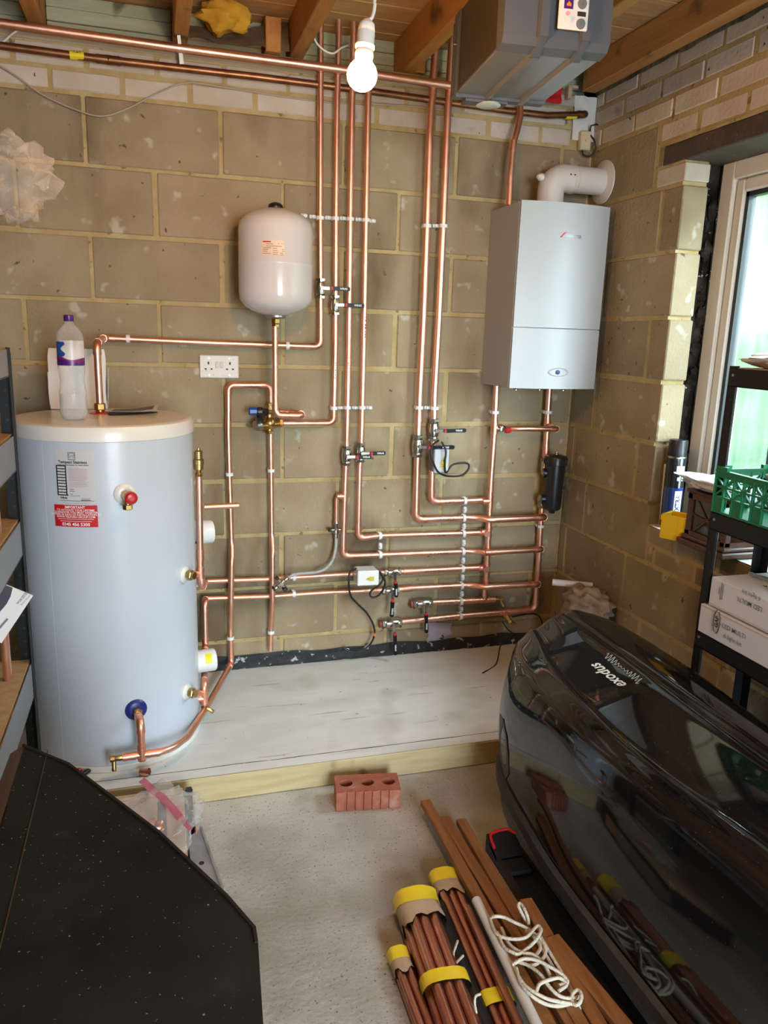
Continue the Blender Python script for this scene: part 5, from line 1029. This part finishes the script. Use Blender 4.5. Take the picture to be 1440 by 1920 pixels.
# brochure poking off a shelf
bq = lambda px, py: W(px, py, 1.02)
A_, B_2 = bq(62, 1117), bq(3, 1206); ed = (bq(0, 1092)-A_).normalized(); bw = .17
t = thing('brochure', 'white printed brochure sticking out from the left shelves', 'brochure', B_2)
nn = (B_2-A_).cross(ed).normalized(); build('booklet', MB().prism([A_, A_+ed*bw, B_2+ed*bw, B_2], nn*.004), CARDW, t, 0)
bf_ = lambda px, py: bq(px, py)-V3((0, .0012, 0))
build('cover_photo', MB().add([bf_(24, 1102), bf_(20, 1118), bf_(12, 1133), bf_(0, 1147), bf_(-24, 1160), bf_(-60, 1150), bf_(-60, 1068)], [(0, 1, 2, 3, 4, 5, 6)]), LEAFLET, t, 0)
du = (bf_(50, 1113)-bf_(38, 1127)).normalized(); dv = du.cross(OUT)*-1
f = plane_fn(bf_(42, 1121), du, dv, .0005); text('WORCESTER', .0085, f, INKG, t, sx=.8, bold=.0002); text('Bosch Group', .006, lambda a, c_: f(a, c_-.009), INKG, t)
f = plane_fn(bf_(6, 1170), du, dv, .0005); text('Installer guide', .009, f, INKG, t) if False else build('printed_title', MB().add([f(-.03, -.002), f(.018, -.002), f(.018, .003), f(-.03, .003)], [(0, 1, 2, 3)]), INKG, t, 0)
tag(build('copper_offcut', MB().tube([W(25, 1385, .86), W(10, 1214, .90), W(-3, 1050, .93), W(-9, 960, .95)], .0115), COPPER, None, 60, loc=W(25, 1385, .86)), 'copper tube leaning inside the left shelves', 'pipe')
# clear bag hung at the top left
bl_ = V3((.115, -.95, 1.80)); o_ = bag('clear crumpled polythene bag hanging at the far left above the cylinder', bl_, (.095, .11, .085), 14, FILM, .55, 2.0, 56, 34)
build('tie_string', MB().tube([V3((.05, -.95, 1.86)), V3((-.05, -.95, 2.0)), V3((-.35, -.95, 2.44))], .0015, 6), WPLAST, o_, 0)

# ------------------------------------------------------------------ black dusty board unit at bottom left
Z = .60; pts = [F(*q, Z) for q in ((45, 1397), (130, 1432), (300, 1560), (428, 1680), (480, 1740), (484, 1768), (498, 1990))]
pts[0].z = Z; end = V3((pts[-1].x, -2.62, Z)); left = F(2, 1576, Z); lft = V3((pts[0].x+.004, -2.62, Z))
poly = pts[:-1]+[pts[-1], end, lft]
t = thing('black_board_unit', 'large dusty black clipped-corner board unit at the bottom left', 'board', (.35, -2.1, 0))
build('board_top', MB().prism([p-UP*.02 for p in poly], UP*.02), BOARD, t, 30)
def inset(k): 
    c = sum(poly, V3())/len(poly); return [c+(p-c)*k for p in poly]
build('board_edge', MB().prism([p-UP*.075 for p in inset(.985)], UP*.056), BOARDE, t, 30)
build('base_body', MB().prism([V3((p.x, p.y, 0)) for p in inset(.90)], UP*(Z-.075)), BOARD, t, 30)
e0, e1 = pts[0], lft; ln_ = V3((-.033, -.01, 0))
build('side_lipping', MB().prism([e0, e0+V3((.004, -.012, 0)), V3((e1.x, -2.62, Z)), V3((e1.x-.05, -2.62, Z)), e0+V3((-.022, -.03, 0))], -UP*.06), BOARDE, t, 30, label='dark brown wooden edge strip')
build('top_rail', MB().prism([pts[0]+V3((.05, -.035, .0005)), pts[0]+V3((.052, -.035, .0005)), V3((e1.x+.05, -2.6, Z+.0005)), V3((e1.x+.048, -2.6, Z+.0005))], UP*.0008), BOARDE, t, 0)
rl = MB()
for a, b in zip(pts[:5], pts[1:6]):
    d = (b-a).normalized(); n = V3((d.y, -d.x, 0)); rl.prism([a, b, b+n*-.005 if n.x > 0 else b+n*.005, a+n*-.005 if n.x > 0 else a+n*.005], UP*.003)
build('edge_trim', rl, M('worn board edge', (.022, .019, .016), .8, spec=.15), t, 0)

# ------------------------------------------------------------------ folded workbench and its zip bag
wz = .105; q0, q1 = F(349, 1474, wz), F(346, 1625, wz); xr = (q0.x+q1.x)/2; yt = q0.y-.004
t = thing('folded_workbench', 'folded wooden-topped workbench lying in front of the plinth', 'workbench', (xr-.13, yt-.2, 0))
build('jaw_rail', MB().bb((xr-.29, yt, wz-.022), (xr, yt-.028, wz), .002), WORKW, t, 0)
build('jaw_board', MB().bb((xr-.052, yt-.031, wz-.022), (xr, yt-.42, wz-.001), .002), WORKW, t, 0)
build('jaw_board', MB().bb((xr-.29, yt-.031, wz-.022), (xr-.076, yt-.42, wz-.001), .002), WORKW, t, 0)
build('gap_shade', MB().bb((xr-.29, yt, 0), (xr-.004, yt-.42, wz-.024)), BLACKP, t, 0)  # black block painted as the shade below the jaw boards
build('steel_leg', MB().prism([V3((xr+.006, yt-.20, .02)), V3((xr+.040, yt-.17, .02)), V3((xr+.078, yt-.44, .02)), V3((xr+.010, yt-.44, .02))], UP*.05).prism([V3((xr+.040, yt-.17, .02)), V3((xr+.046, yt-.17, .02)), V3((xr+.084, yt-.44, .02)), V3((xr+.078, yt-.44, .02))], UP*.06), STEEL, t, 0)
build('leg_hole', MB().cyl((xr+.036, yt-.32, .07), (xr+.036, yt-.32, .0712), .007, n=14), INK, t, 0)
build('jaw_clamp', MB().bb((xr+.008, yt-.005, .02), (xr+.026, yt-.13, wz+.004), .003).bb((xr+.003, yt-.03, .05), (xr+.014, yt-.11, wz-.01), .002).cyl((xr+.006, yt-.02, wz-.004), (xr+.028, yt-.02, wz-.004), .006), BLACKP, t, 0)
build('red_stripe', MB().bb((xr+.027, yt-.06, .02), (xr+.031, yt-.19, wz-.03), .001), M('salmon paint', (.60, .25, .16), .5), t, 0)
zc_ = F(300, 1535, .15); o_ = bag('clear zip bag with pink strip lying on the folded workbench', (zc_.x-.015, zc_.y+.01, .145), (.115, .145, .038), 21, FILM, .42, 2.1, 60, 36, flat=wz+.001, rot=Matrix.Rotation(-.35, 3, 'Z'))
ps_ = [F(x, y, .185) for x, y in ((265, 1462), (285, 1480), (305, 1496), (322, 1514), (338, 1534))]; sd_ = V3((.008, .010, 0))
build('pink_strip', MB().grid(lambda u, v: arc_pts(ps_)[int(round(u*32))]+sd_*(v*2-1)+UP*(.004*noise.noise(V3((u*5, v, 0)))), 32, 2), PINKFILM, o_, 60)
ps2 = [F(x, y, .16) for x, y in ((330, 1512), (345, 1540), (358, 1556))]; build('pink_strip', MB().grid(lambda u, v: arc_pts(ps2)[int(round(u*16))]+V3((.006, .004, 0))*(v*2-1), 16, 2), PINKFILM, o_, 60)
c = F(288, 1552, .13); tag(build('copper_fittings', lump(c, (.026, .03, .02), .5, 3, 4), COPPERF, None, 60, loc=c-UP*.02), 'copper fitting showing through the zip bag', 'fitting')

# ------------------------------------------------------------------ small things on the plinth
p = F(150, 1449, SLABZ+.012); dr = (F(172, 1438, SLABZ)-F(132, 1462, SLABZ)).normalized()
t = thing('pliers', 'red and black handled pliers lying before the cylinder', 'pliers', p-UP*.011)
for s, m in ((1, REDP), (-1, BLACKP)):
    n_ = V3((-dr.y, dr.x, 0)); build('handle', MB().tube(arc_pts([p-dr*.05+n_*s*.004, p-dr*.01+n_*s*.014, p+dr*.03+n_*s*.012, p+dr*.055+n_*s*.008]), .008, 10), m, t, 50)
build('jaws', MB().prism([p-dr*.05+V3((-dr.y, dr.x, 0))*.009, p-dr*.09+V3((-dr.y, dr.x, 0))*.003, p-dr*.09-V3((-dr.y, dr.x, 0))*.003, p-dr*.05-V3((-dr.y, dr.x, 0))*.009], UP*.008), STEEL, t, 30)
p = F(272, 1448, SLABZ+.012); n_ = V3((.8, -.5, .15)).normalized(); mb = MB()
mb.tube([p-n_*.014, p+n_*.013], .0135, 20, cap=False); mb.tube([p+n_*.013, p-n_*.012], .0115, 20, cap=False); mb.tube([p-n_*.014, p-n_*.012], .0135, 20)
tag(build('tube_offcut', mb, COPPERF, None, 50, loc=p-UP*.012), 'short copper tube offcut lying on the plinth edge', 'offcut')
# ------------------------------------------------------------------ perforated brick
ca, cb = F(630, 1522, 0), F(750, 1516, 0); bu = (cb-ca).normalized(); bv = V3((-bu.y, bu.x, 0)); BL, BW, BH = .207, .100, .066
P_ = lambda a, b_, c_: ca+bu*a+bv*b_+UP*c_
t = thing('perforated_brick', 'red three-holed brick lying on the concrete floor', 'brick', (ca+cb)/2+bv*.05)
mb = MB(); n = 24; cw_ = BL/3; dep0 = .006
for i in range(3):
    cx_, cy_ = cw_*(i+.5), dep0+(BW-dep0)/2; hw, hd = cw_/2, (BW-dep0)/2; hr = .0215
    sq = []; ci = []
    for k in range(n):
        a = 2*math.pi*(k+.5)/n; c_, s_ = math.cos(a), math.sin(a); m_ = min(hw/abs(c_) if abs(c_) > 1e-6 else 9, hd/abs(s_) if abs(s_) > 1e-6 else 9); sq.append((cx_+c_*m_, cy_+s_*m_)); ci.append((cx_+hr*c_, cy_+hr*.92*s_))
    vs = [P_(*q, BH) for q in sq]+[P_(*q, BH) for q in ci]+[P_(*q, .004) for q in ci]
    fs = [(k, (k+1) % n, n+(k+1) % n, n+k) for k in range(n)]+[(n+k, n+(k+1) % n, 2*n+(k+1) % n, 2*n+k) for k in range(n)]
    corners = [(cx_+a*hw, cy_+b_*hd) for a, b_ in ((1, 1), (-1, 1), (-1, -1), (1, -1))]
    for q in corners:
        k0 = min(range(n), key=lambda k: (sq[k][0]-q[0])**2+(sq[k][1]-q[1])**2); best = [k for k in (k0-1, k0) ]
        aa = math.atan2(q[1]-cy_, q[0]-cx_) % (2*math.pi); k1 = int((aa/(2*math.pi)*n)-.5) % n; vs.append(P_(*q, BH)); fs.append((k1, len(vs)-1, (k1+1) % n))
    mb.add(vs, fs)
rot = Matrix((bu, bv, UP)).transposed()
mb.box(P_(BL/2, BW-.001, BH/2), (BL, .002, BH-.0005), rot).box(P_(.001, BW/2+dep0/2, BH/2), (.002, BW-dep0, BH-.0005), rot).box(P_(BL-.001, BW/2+dep0/2, BH/2), (.002, BW-dep0, BH-.0005), rot).box(P_(BL/2, dep0+.001, BH/2), (BL, .002, BH-.0005), rot).box(P_(BL/2, BW/2+.003, .002), (BL-.002, BW-dep0-.002, .004), rot)
build('brick_body', mb, BRICKR, t, 0)
xs_ = [(0, .026), (.034, .053), (.061, .080), (.088, .107), (.115, .134), (.142, .161), (.169, BL)]
for a, b_ in xs_: build('face_rib', MB().box(P_((a+b_)/2, dep0/2, BH/2), (b_-a, dep0+.001, BH), rot, .0015), BRICKR, t, 0)
# ------------------------------------------------------------------ hardwood battens
def batten(label, A, B__, w, h, name='batten'):
    A, B__ = V3(A), V3(B__); d = (B__-A).normalized(); s_ = d.cross(UP).normalized(); u_ = s_.cross(d); rot = Matrix((d, s_, u_)).transposed()
    t = tag(build(name, MB().box((A+B__)/2, ((B__-A).length, w, h), rot, .0015), HARDW, None, 0, loc=(A+B__)/2-UP*h/2), label, 'batten', 'hardwood battens on the floor'); return t
def on(px, py, z, ye):
    a = F(px, py, z); return a
for (q0, q1, za, zb, w, lb) in (((797, 1504), (892, 1677), .052, .046, .030, 'hardwood batten reaching furthest towards the brick'), ((832, 1535), (943, 1715), .032, .040, .033, 'middle hardwood batten beside the furthest-reaching one'), ((864, 1540), (971, 1722), .048, .050, .030, 'hardwood batten with a pale planed end, right of the three')):
    a, b = F(*q0, za), F(*q1, zb); d = (b-a).normalized(); L_3 = (a.y+2.5)/abs(d.y); e = a+d*L_3; e.z = max(e.z, .012); batten(lb, a, e, w, .02)
for (q0, q1, z, w, lb) in (((985, 1690), (1120, 1920), .052, .034, 'hardwood batten under the tangle of cord'), ((945, 1745), (1045, 1920), .014, .040, 'lowest hardwood batten, showing right of the white pipe'), ((1035, 1760), (1165, 1920), .054, .036, 'hardwood batten lowest under the roof box edge')):
    a, b = F(*q0, z), F(*q1, z); d = (b-a).normalized(); batten(lb, a, a+d*((a.y+2.5)/abs(d.y)), w, .02)
# ------------------------------------------------------------------ bundles of copper tube
def bundle(label, q0, q1, r, rows, z0, capL, capm, tapes=(), wob=.0):
    """rows: tubes per layer from the bottom; capL: length of the end wrap"""
    a, b = F(*q0, z0), F(*q1, z0); d = (b-a); d.z = 0; d.normalize(); s_ = V3((d.y, -d.x, 0)); L4 = (a.y+2.55)/abs(d.y)
    t = thing('tube_bundle', label, 'bundle', V3((a.x, a.y, 0))+d*.5, 'bundles of copper tube'); pos = []
    z = z0-0; zz = r+.002
    for k, n in enumerate(rows):
        for i in range(n): pos.append(((i-(n-1)/2)*r*2.04, zz))
        zz += r*1.76
    for k, (o_, h_) in enumerate(pos):
        A = V3((a.x, a.y, h_))+s_*o_-d*rj(.006); B5 = A+d*L4+s_*rj(wob)
        mb = MB(); mb.tube([A, B5], r, 14, cap=False); mb.tube([A+d*.0005, A+d*.05], r*.86, 14); build('tube', mb, COPPERT, t, 50)
    hw = max(abs(p[0]) for p in pos)+r; top_ = max(p[1] for p in pos)+r
    def ring(k, e=1.0, bump=0):
        n = 26; out = []
        for j in range(n):
            an = 2*math.pi*j/n; c_, s__ = math.cos(an), math.sin(an); m = 1/(abs(c_)**3+abs(s__)**3)**(1/3)
            w = 1+bump*noise.noise(V3((c_*2, s__*2, k*20+wob*99)))
            out.append(V3((a.x, a.y, .001))+d*k+s_*(hw+.004)*c_*m*w*e+UP*max(.0, (top_/2+.001)*(1+s__*m*w*e)))
        return out
    def sleeve(k0, k1, m, nm, seg=6, e=1.02, bump=.10, cap=False, rag=0):
        R_ = [ring(k0+(k1-k0)*i/seg, e, bump) for i in range(seg+1)]
        if rag: R_[-1] = [v+d*rag*noise.noise(v*60) for v in R_[-1]]
        n = len(R_[0]); mb = MB(); mb.add([v for r_ in R_ for v in r_], [(i*n+j, i*n+(j+1) % n, (i+1)*n+(j+1) % n, (i+1)*n+j) for i in range(seg) for j in range(n)]+([tuple(range(n))] if cap else []))
        return build(nm, mb, m, t, 40)
    if capL:
        sleeve(-.018, capL*.38, YELW, 'end_wrap', 5, 1.06, .10, True)
        sleeve(capL*.30, capL, KRAFT, 'paper_wrap', 5, 1.03, .10, False, .03)
    for k0, k1 in tapes: sleeve(k0, k1, YELW, 'tape_band', 4, 1.05, .06)
    return t
bundle('largest bundle of copper tubes, yellow-wrapped end nearest the brick', (780, 1680), (866, 1920), .0125, (4, 4, 3), .06, .085, 1, ((.250, .285),))
bundle('bundle of copper tubes beside the white pipe, torn yellow-wrapped end', (832, 1640), (955, 1920), .0105, (3, 3), .035, .075, 1, ((.39, .43),))
bundle('small leftmost bundle of copper tubes with a yellow wrapped end', (748, 1792), (796, 1920), .0100, (2, 2), .03, .05, 1)
a, b = F(876, 1702, .055), F(972, 1920, .055); d = (b-a).normalized(); mb = MB().tube([a, a+d*1.0], .0105, 14, cap=False).tube([a+d*.001, a+d*.1], .009, 14)
tag(build('loose_copper_tube', mb, COPPERT, None, 50, loc=a-UP*.011), 'loose copper tube between the bundle and the white pipe', 'tube')
a, b = F(893, 1688, .062), F(1005, 1920, .062); d = (b-a).normalized(); tag(build('white_pipe', MB().tube([a, a+d*1.0], .0125, 20), WPLAST, None, 50, loc=a-UP*.0125), 'white plastic pipe lying over the battens', 'pipe')
for q0, q1, r, z, lb in (((818, 1700), (905, 1920), .022, .024, 'black foam pipe lagging between two copper bundles'),):
    a, b = F(*q0, z), F(*q1, z); d = (b-a).normalized(); tag(build('pipe_lagging', MB().tube([a, a+d*1.0], r, 18), BLACKR, None, 50, loc=a-UP*r), lb, 'lagging')
# cord tangle
def rope(label, segs, r, m=ROPEM, name='rope_tangle'):
    t = thing(name, label, 'cord', F(*segs[0][0][:2], .03))
    for s in segs: build('strand', MB().tube(arc_pts([F(x, y, z) for x, y, z in s], 9), r, 8), m, t, 60)
rope('tangled cream cord heaped on the battens beside the roof box', [
    [(918, 1722, .075), (928, 1718, .09), (945, 1720, .09), (966, 1730, .09), (990, 1742, .085), (1008, 1760, .08), (1013, 1778, .08), (1000, 1795, .08), (985, 1800, .075)],
    [(918, 1722, .075), (930, 1750, .08), (955, 1760, .085), (985, 1758, .09), (1003, 1740, .09), (1010, 1736, .09), (1014, 1746, .09), (1000, 1768, .09), (975, 1788, .085), (962, 1786, .085), (945, 1775, .08), (932, 1748, .08)],
    [(992, 1734, .075), (980, 1715, .09), (972, 1698, .10), (976, 1694, .10), (984, 1706, .10), (990, 1722, .09), (992, 1735, .08)],
    [(960, 1810, .08), (980, 1798, .085), (1005, 1800, .09), (1030, 1812, .09), (1055, 1828, .085), (1064, 1842, .08), (1048, 1848, .08)],
    [(966, 1802, .075), (990, 1810, .08), (1012, 1826, .085), (1030, 1850, .08), (1050, 1868, .075), (1075, 1872, .07), (1090, 1866, .065)],
    [(960, 1806, .075), (972, 1830, .08), (985, 1848, .08), (1005, 1862, .08), (1030, 1874, .075), (1060, 1880, .07), (1082, 1884, .065)],
    [(1005, 1862, .08), (1012, 1845, .085), (1034, 1836, .085), (1050, 1834, .085), (1062, 1846, .08), (1048, 1858, .08)],
    [(1074, 1862, .075), (1084, 1856, .08), (1090, 1866, .08), (1087, 1880, .075), (1078, 1884, .07), (1072, 1874, .07), (1074, 1862, .075)],
    [(1010, 1750, .08), (1030, 1785, .075), (1048, 1815, .07), (1062, 1840, .065), (1074, 1860, .06)],
    [(1000, 1755, .08), (1022, 1788, .075), (1040, 1818, .07), (1060, 1846, .065), (1076, 1866, .06)],
    [(940, 1740, .07), (955, 1770, .08), (978, 1786, .085), (1000, 1790, .09), (1020, 1808, .085), (1032, 1830, .08)], [(985, 1746, .08), (1004, 1752, .085), (1020, 1770, .085), (1022, 1790, .08), (1008, 1806, .08), (990, 1812, .075)], [(968, 1815, .08), (976, 1843, .08), (996, 1866, .08), (1022, 1882, .07), (1050, 1886, .065), (1080, 1878, .065)], [(1044, 1884, .06), (1050, 1898, .045), (1060, 1915, .04), (1070, 1930, .035)], [(1082, 1884, .06), (1098, 1905, .04), (1110, 1930, .03)]], .0042)
rope('thin pale cord poking out between the copper bundles', [[(858, 1764, .05), (850, 1790, .055), (852, 1812, .05)], [(868, 1792, .05), (856, 1806, .058), (856, 1816, .05)], [(900, 1864, .06), (892, 1868, .065), (890, 1880, .06), (893, 1900, .05)]], .003, name='thin_rope')
# black tub with a red rim under the roof box edge
t = thing('black_tub', 'low black tub with a red rim under the roof box edge', 'tub', (1.385, -1.45, 0))
x0, x1, y0, y1, h = 1.318, 1.405, -1.225, -2.40, .055
build('tub_body', MB().bb((x0, y0, 0), (x1, y1, .006)).bb((x0, y0, 0), (x0+.006, y1, h*.7)).bb((x1-.006, y0, 0), (x1, y1, h*.7)).prism([V3((x0, y0, h)), V3((x1, y0, h)), V3((x1, y0-.075, .03)), V3((x0, y0-.075, .03))], -UP*.012).bb((x0+.006, y0-.08, .012), (x1-.006, y0-.14, .026), .004), BLACKP, t, 0)
build('red_rim', MB().tube(arc_pts([V3((x0+.004, y0-.05, h-.012)), V3((x0+.008, y0-.012, h)), V3((x0+.025, y0, h+.002)), V3((x1-.02, y0+.004, h+.002)), V3((x1, y0-.02, h))]), .0045, 10), REDP, t, 50)

# ------------------------------------------------------------------ glossy black roof box
def interp(tab, y):
    for (y0, v0), (y1, v1) in zip(tab[:-1], tab[1:]):
        if y <= y0 and y >= y1:
            i = tab.index((y0, v0)); sl = lambda j: ((tab[min(j+1, len(tab)-1)][1]-tab[max(j-1, 0)][1])/(tab[min(j+1, len(tab)-1)][0]-tab[max(j-1, 0)][0]))
            h = y1-y0; k = (y-y0)/h; m0, m1 = sl(i)*h, sl(i+1)*h
            return (2*k**3-3*k*k+1)*v0+(k**3-2*k*k+k)*m0+(-2*k**3+3*k*k)*v1+(k**3-k*k)*m1
    return tab[-1][1] if y < tab[-1][0] else tab[0][1]
XS = [(-.83, 1.550), (-.88, 1.503), (-1.08, 1.430), (-1.35, 1.392), (-1.55, 1.377), (-1.97, 1.386), (-2.9, 1.41)]
XH = [(-.83, 1.556), (-.90, 1.518), (-1.1, 1.465), (-1.35, 1.436), (-1.55, 1.432), (-1.8, 1.452), (-2.0, 1.468), (-2.9, 1.49)]
XB = [(-.83, 1.62), (-1.0, 1.578), (-1.13, 1.545), (-1.5, 1.502), (-1.75, 1.502), (-2.0, 1.53), (-2.9, 1.55)]
XC = [(-.83, 1.745), (-1.4, 1.733), (-2.9, 1.72)]
XR_ = [(-.83, 1.820), (-.95, 1.880), (-1.35, 1.888), (-1.65, 1.858), (-2.9, 1.83)]
def section(y):
    xs, xh, xb, xc, xr = interp(XS, y), interp(XH, y), interp(XB, y), interp(XC, y), interp(XR_, y)
    k = max(0, min(1, (-.98-y)/.05))*max(0, min(1, (y+1.38)/.05)); g = .012*k; bu_ = .030+.085*max(0, min(1, (y+1.4)/.4)); sd = [(xs+(xh-xs)*q-bu_*q*(1-q), .135+.335*q) for q in (0, .2, .4, .6, .8, .93)]
    lid = sd+[(xh+.004, .482), (xh+.016, .497), (xh+.036, .506), (xb-.014, .527), (xb-.003, .530), (xb+.008, .526-g), (xb+.03, .532-g), (xc-.06, .560-g), (xc-.035, .565-g), (xc-.026, .570), (xc-.008, .574), (xc-.003, .566), (xc+.006, .564), (xc+.012, .576), (xc+.03, .580), (xr-.04, .580), (xr-.01, .572), (xr+.004, .55), (xr+.012, .48), (xr+.015, .38)]
    base = [(xs+.008, .124), (xs+.016, .08), (xs+.05, .03), (xs+.12, .006), (xr-.12, .006), (xr-.03, .10), (xr+.005, .25), (xr+.013, .372)]
    return lid, base
ys = [-.835, -.85, -.87, -.90, -.94, -.97, -1.0, -1.04]+[-1.09-.05*i for i in range(36)]
def skew(x, y): k = max(0, 1-(-.83-y)/.30) if y > -1.13 else 0; return .030*((x-1.82)/.27)*k*k*(3-2*k)
def loft(which, close):
    rows = []
    cx_, cz_ = 1.69, .33
    for (s_, dy) in ((.25, .068), (.62, .064), (.86, .048), (.96, .024)):
        sec = section(-.835)[which]; rows.append([V3((cx_+(x-cx_)*s_, -.835+dy*.7+skew(x, -.835), cz_+(z-cz_)*(s_*.5+.5 if z < cz_ else s_))) for x, z in sec])
    for y in ys: rows.append([V3((x, y+skew(x, y), z)) for x, z in section(y)[which]])
    n = len(rows[0]); mb = MB(); mb.add([v for r_ in rows for v in r_], [(i*n+j, i*n+j+1, (i+1)*n+j+1, (i+1)*n+j) for i in range(len(rows)-1) for j in range(n-1)]+[tuple(range(n))]+[tuple((len(rows)-1)*n+j for j in range(n))]); return mb
t = thing('roof_box', 'large glossy black car roof box lying tilted on the right', 'roof box', (1.65, -1.8, 0))
rb = build('lid', loft(0, 0), ROOFBOX, t, 40); md = rb.modifiers.new('round', 'SUBSURF'); md.levels = 1; md.render_levels = 2
build('base_shell', loft(1, 0), RBASE, t, 40)
sm_ = [V3((interp(XS, y)-.004, y+skew(interp(XS, y), y), .128)) for y in ys]
def strip_mb(pts_, h, w):
    mb = MB(); N_ = len(pts_); vs = []
    for p in pts_: vs += [p+V3((.004, 0, -h)), p+V3((-w, 0, -h*.7)), p+V3((-w, 0, h*.7)), p+V3((.004, 0, h))]
    return mb.add(vs, [(4*i+j, 4*i+j+1, 4*i+5+j, 4*i+4+j) for i in range(N_-1) for j in range(3)]+[(0, 1, 2, 3), tuple(4*(N_-1)+j for j in range(4))])
build('seam_strip', strip_mb(sm_[4:], .023, .010), M('rubber seam strip', (.018, .019, .020), .55, col2=(.035, .036, .037), sc=20), t, 40)
def on_lid(px, py, off=.004):
    dg = bpy.context.evaluated_depsgraph_get(); ev = rb.evaluated_get(dg); q = _ray(px, py).normalized(); l0 = ORG[rb.name]
    ok, loc, no, ix = ev.ray_cast(CAM-l0, q); return loc+l0-q*off if ok else None
bpy.context.view_layer.update()
sl_ = [on_lid(*q) for q in ((938, 1338), (944, 1348), (950, 1380), (953, 1415), (954, 1452), (948, 1462), (941, 1432), (937, 1385))]; sl_ = [p for p in sl_ if p]
if len(sl_) > 3: build('hand_slot', MB().prism(sl_, V3((-.002, .0, 0))), M('dark slot', (.03, .012, .008), .5), t, 0)
a, b = F(1172, 1286, .552), F(1112, 1237, .553); um = (b-a).normalized(); nm_ = V3((-.20, 0, 1)).normalized(); vm = nm_.cross(um).normalized(); pf = plane_fn((a+b)/2+UP*.002, um, vm, .004)
def hug(fn, off=.0016):
    dg = bpy.context.evaluated_depsgraph_get(); ev = rb.evaluated_get(dg); mw = rb.matrix_world.translation; l0 = ORG[rb.name]
    def g(a, c):
        p = fn(a, c); ok, loc, no, ix = ev.ray_cast(V3((p.x, p.y, p.z+.15))-l0, V3((0, 0, -1))); return (loc+l0+no*off) if ok else p
    return g
pfh = hug(pf)
text('exodus', .050, pfh, M('white lettering', (.80, .80, .80), .4), t, bold=.0012, shear=.15, sx=.98*(b-a).length/.155)
sq = []
for i in range(90): u = i/89; sq.append(pfh(-.09+.19*u, -.052+(.006+.004*math.sin(u*9))*math.sin(u*75)+(.010 if u < .05 else 0), ))
build('script_lettering', MB().tube(sq, .0009, 5), SILV, t, 0)
# rag bundle and carton in the corner behind
t = tag(build('corner_carton', MB().bb((2.06, -.28, SLABZ+.004), (2.178, -.52, .375), .003), CARDB, None, 0, loc=(2.12, -.40, SLABZ+.004)), 'brown carton in the corner behind the roof box', 'box')
c = V3((2.10, -.42, .425)); tag(build('rag_bundle', lump(c, (.085, .115, .065), .5, 3.2, 6, 48, 30), RAG, None, 60, loc=c-UP*.05), 'bundle of dirty cloth rags heaped behind the roof box', 'rag')
tag(build('paper_roll', MB().tube([V3((2.02, -.26, .475)), V3((2.17, -.33, .472))], .014, 16), CARDW, None, 50, loc=(2.09, -.29, .46)), 'pale paper roll lying on the rag bundle', 'roll')

# loose rubble showing in the open cavity beside the window frame
for k in range(16):
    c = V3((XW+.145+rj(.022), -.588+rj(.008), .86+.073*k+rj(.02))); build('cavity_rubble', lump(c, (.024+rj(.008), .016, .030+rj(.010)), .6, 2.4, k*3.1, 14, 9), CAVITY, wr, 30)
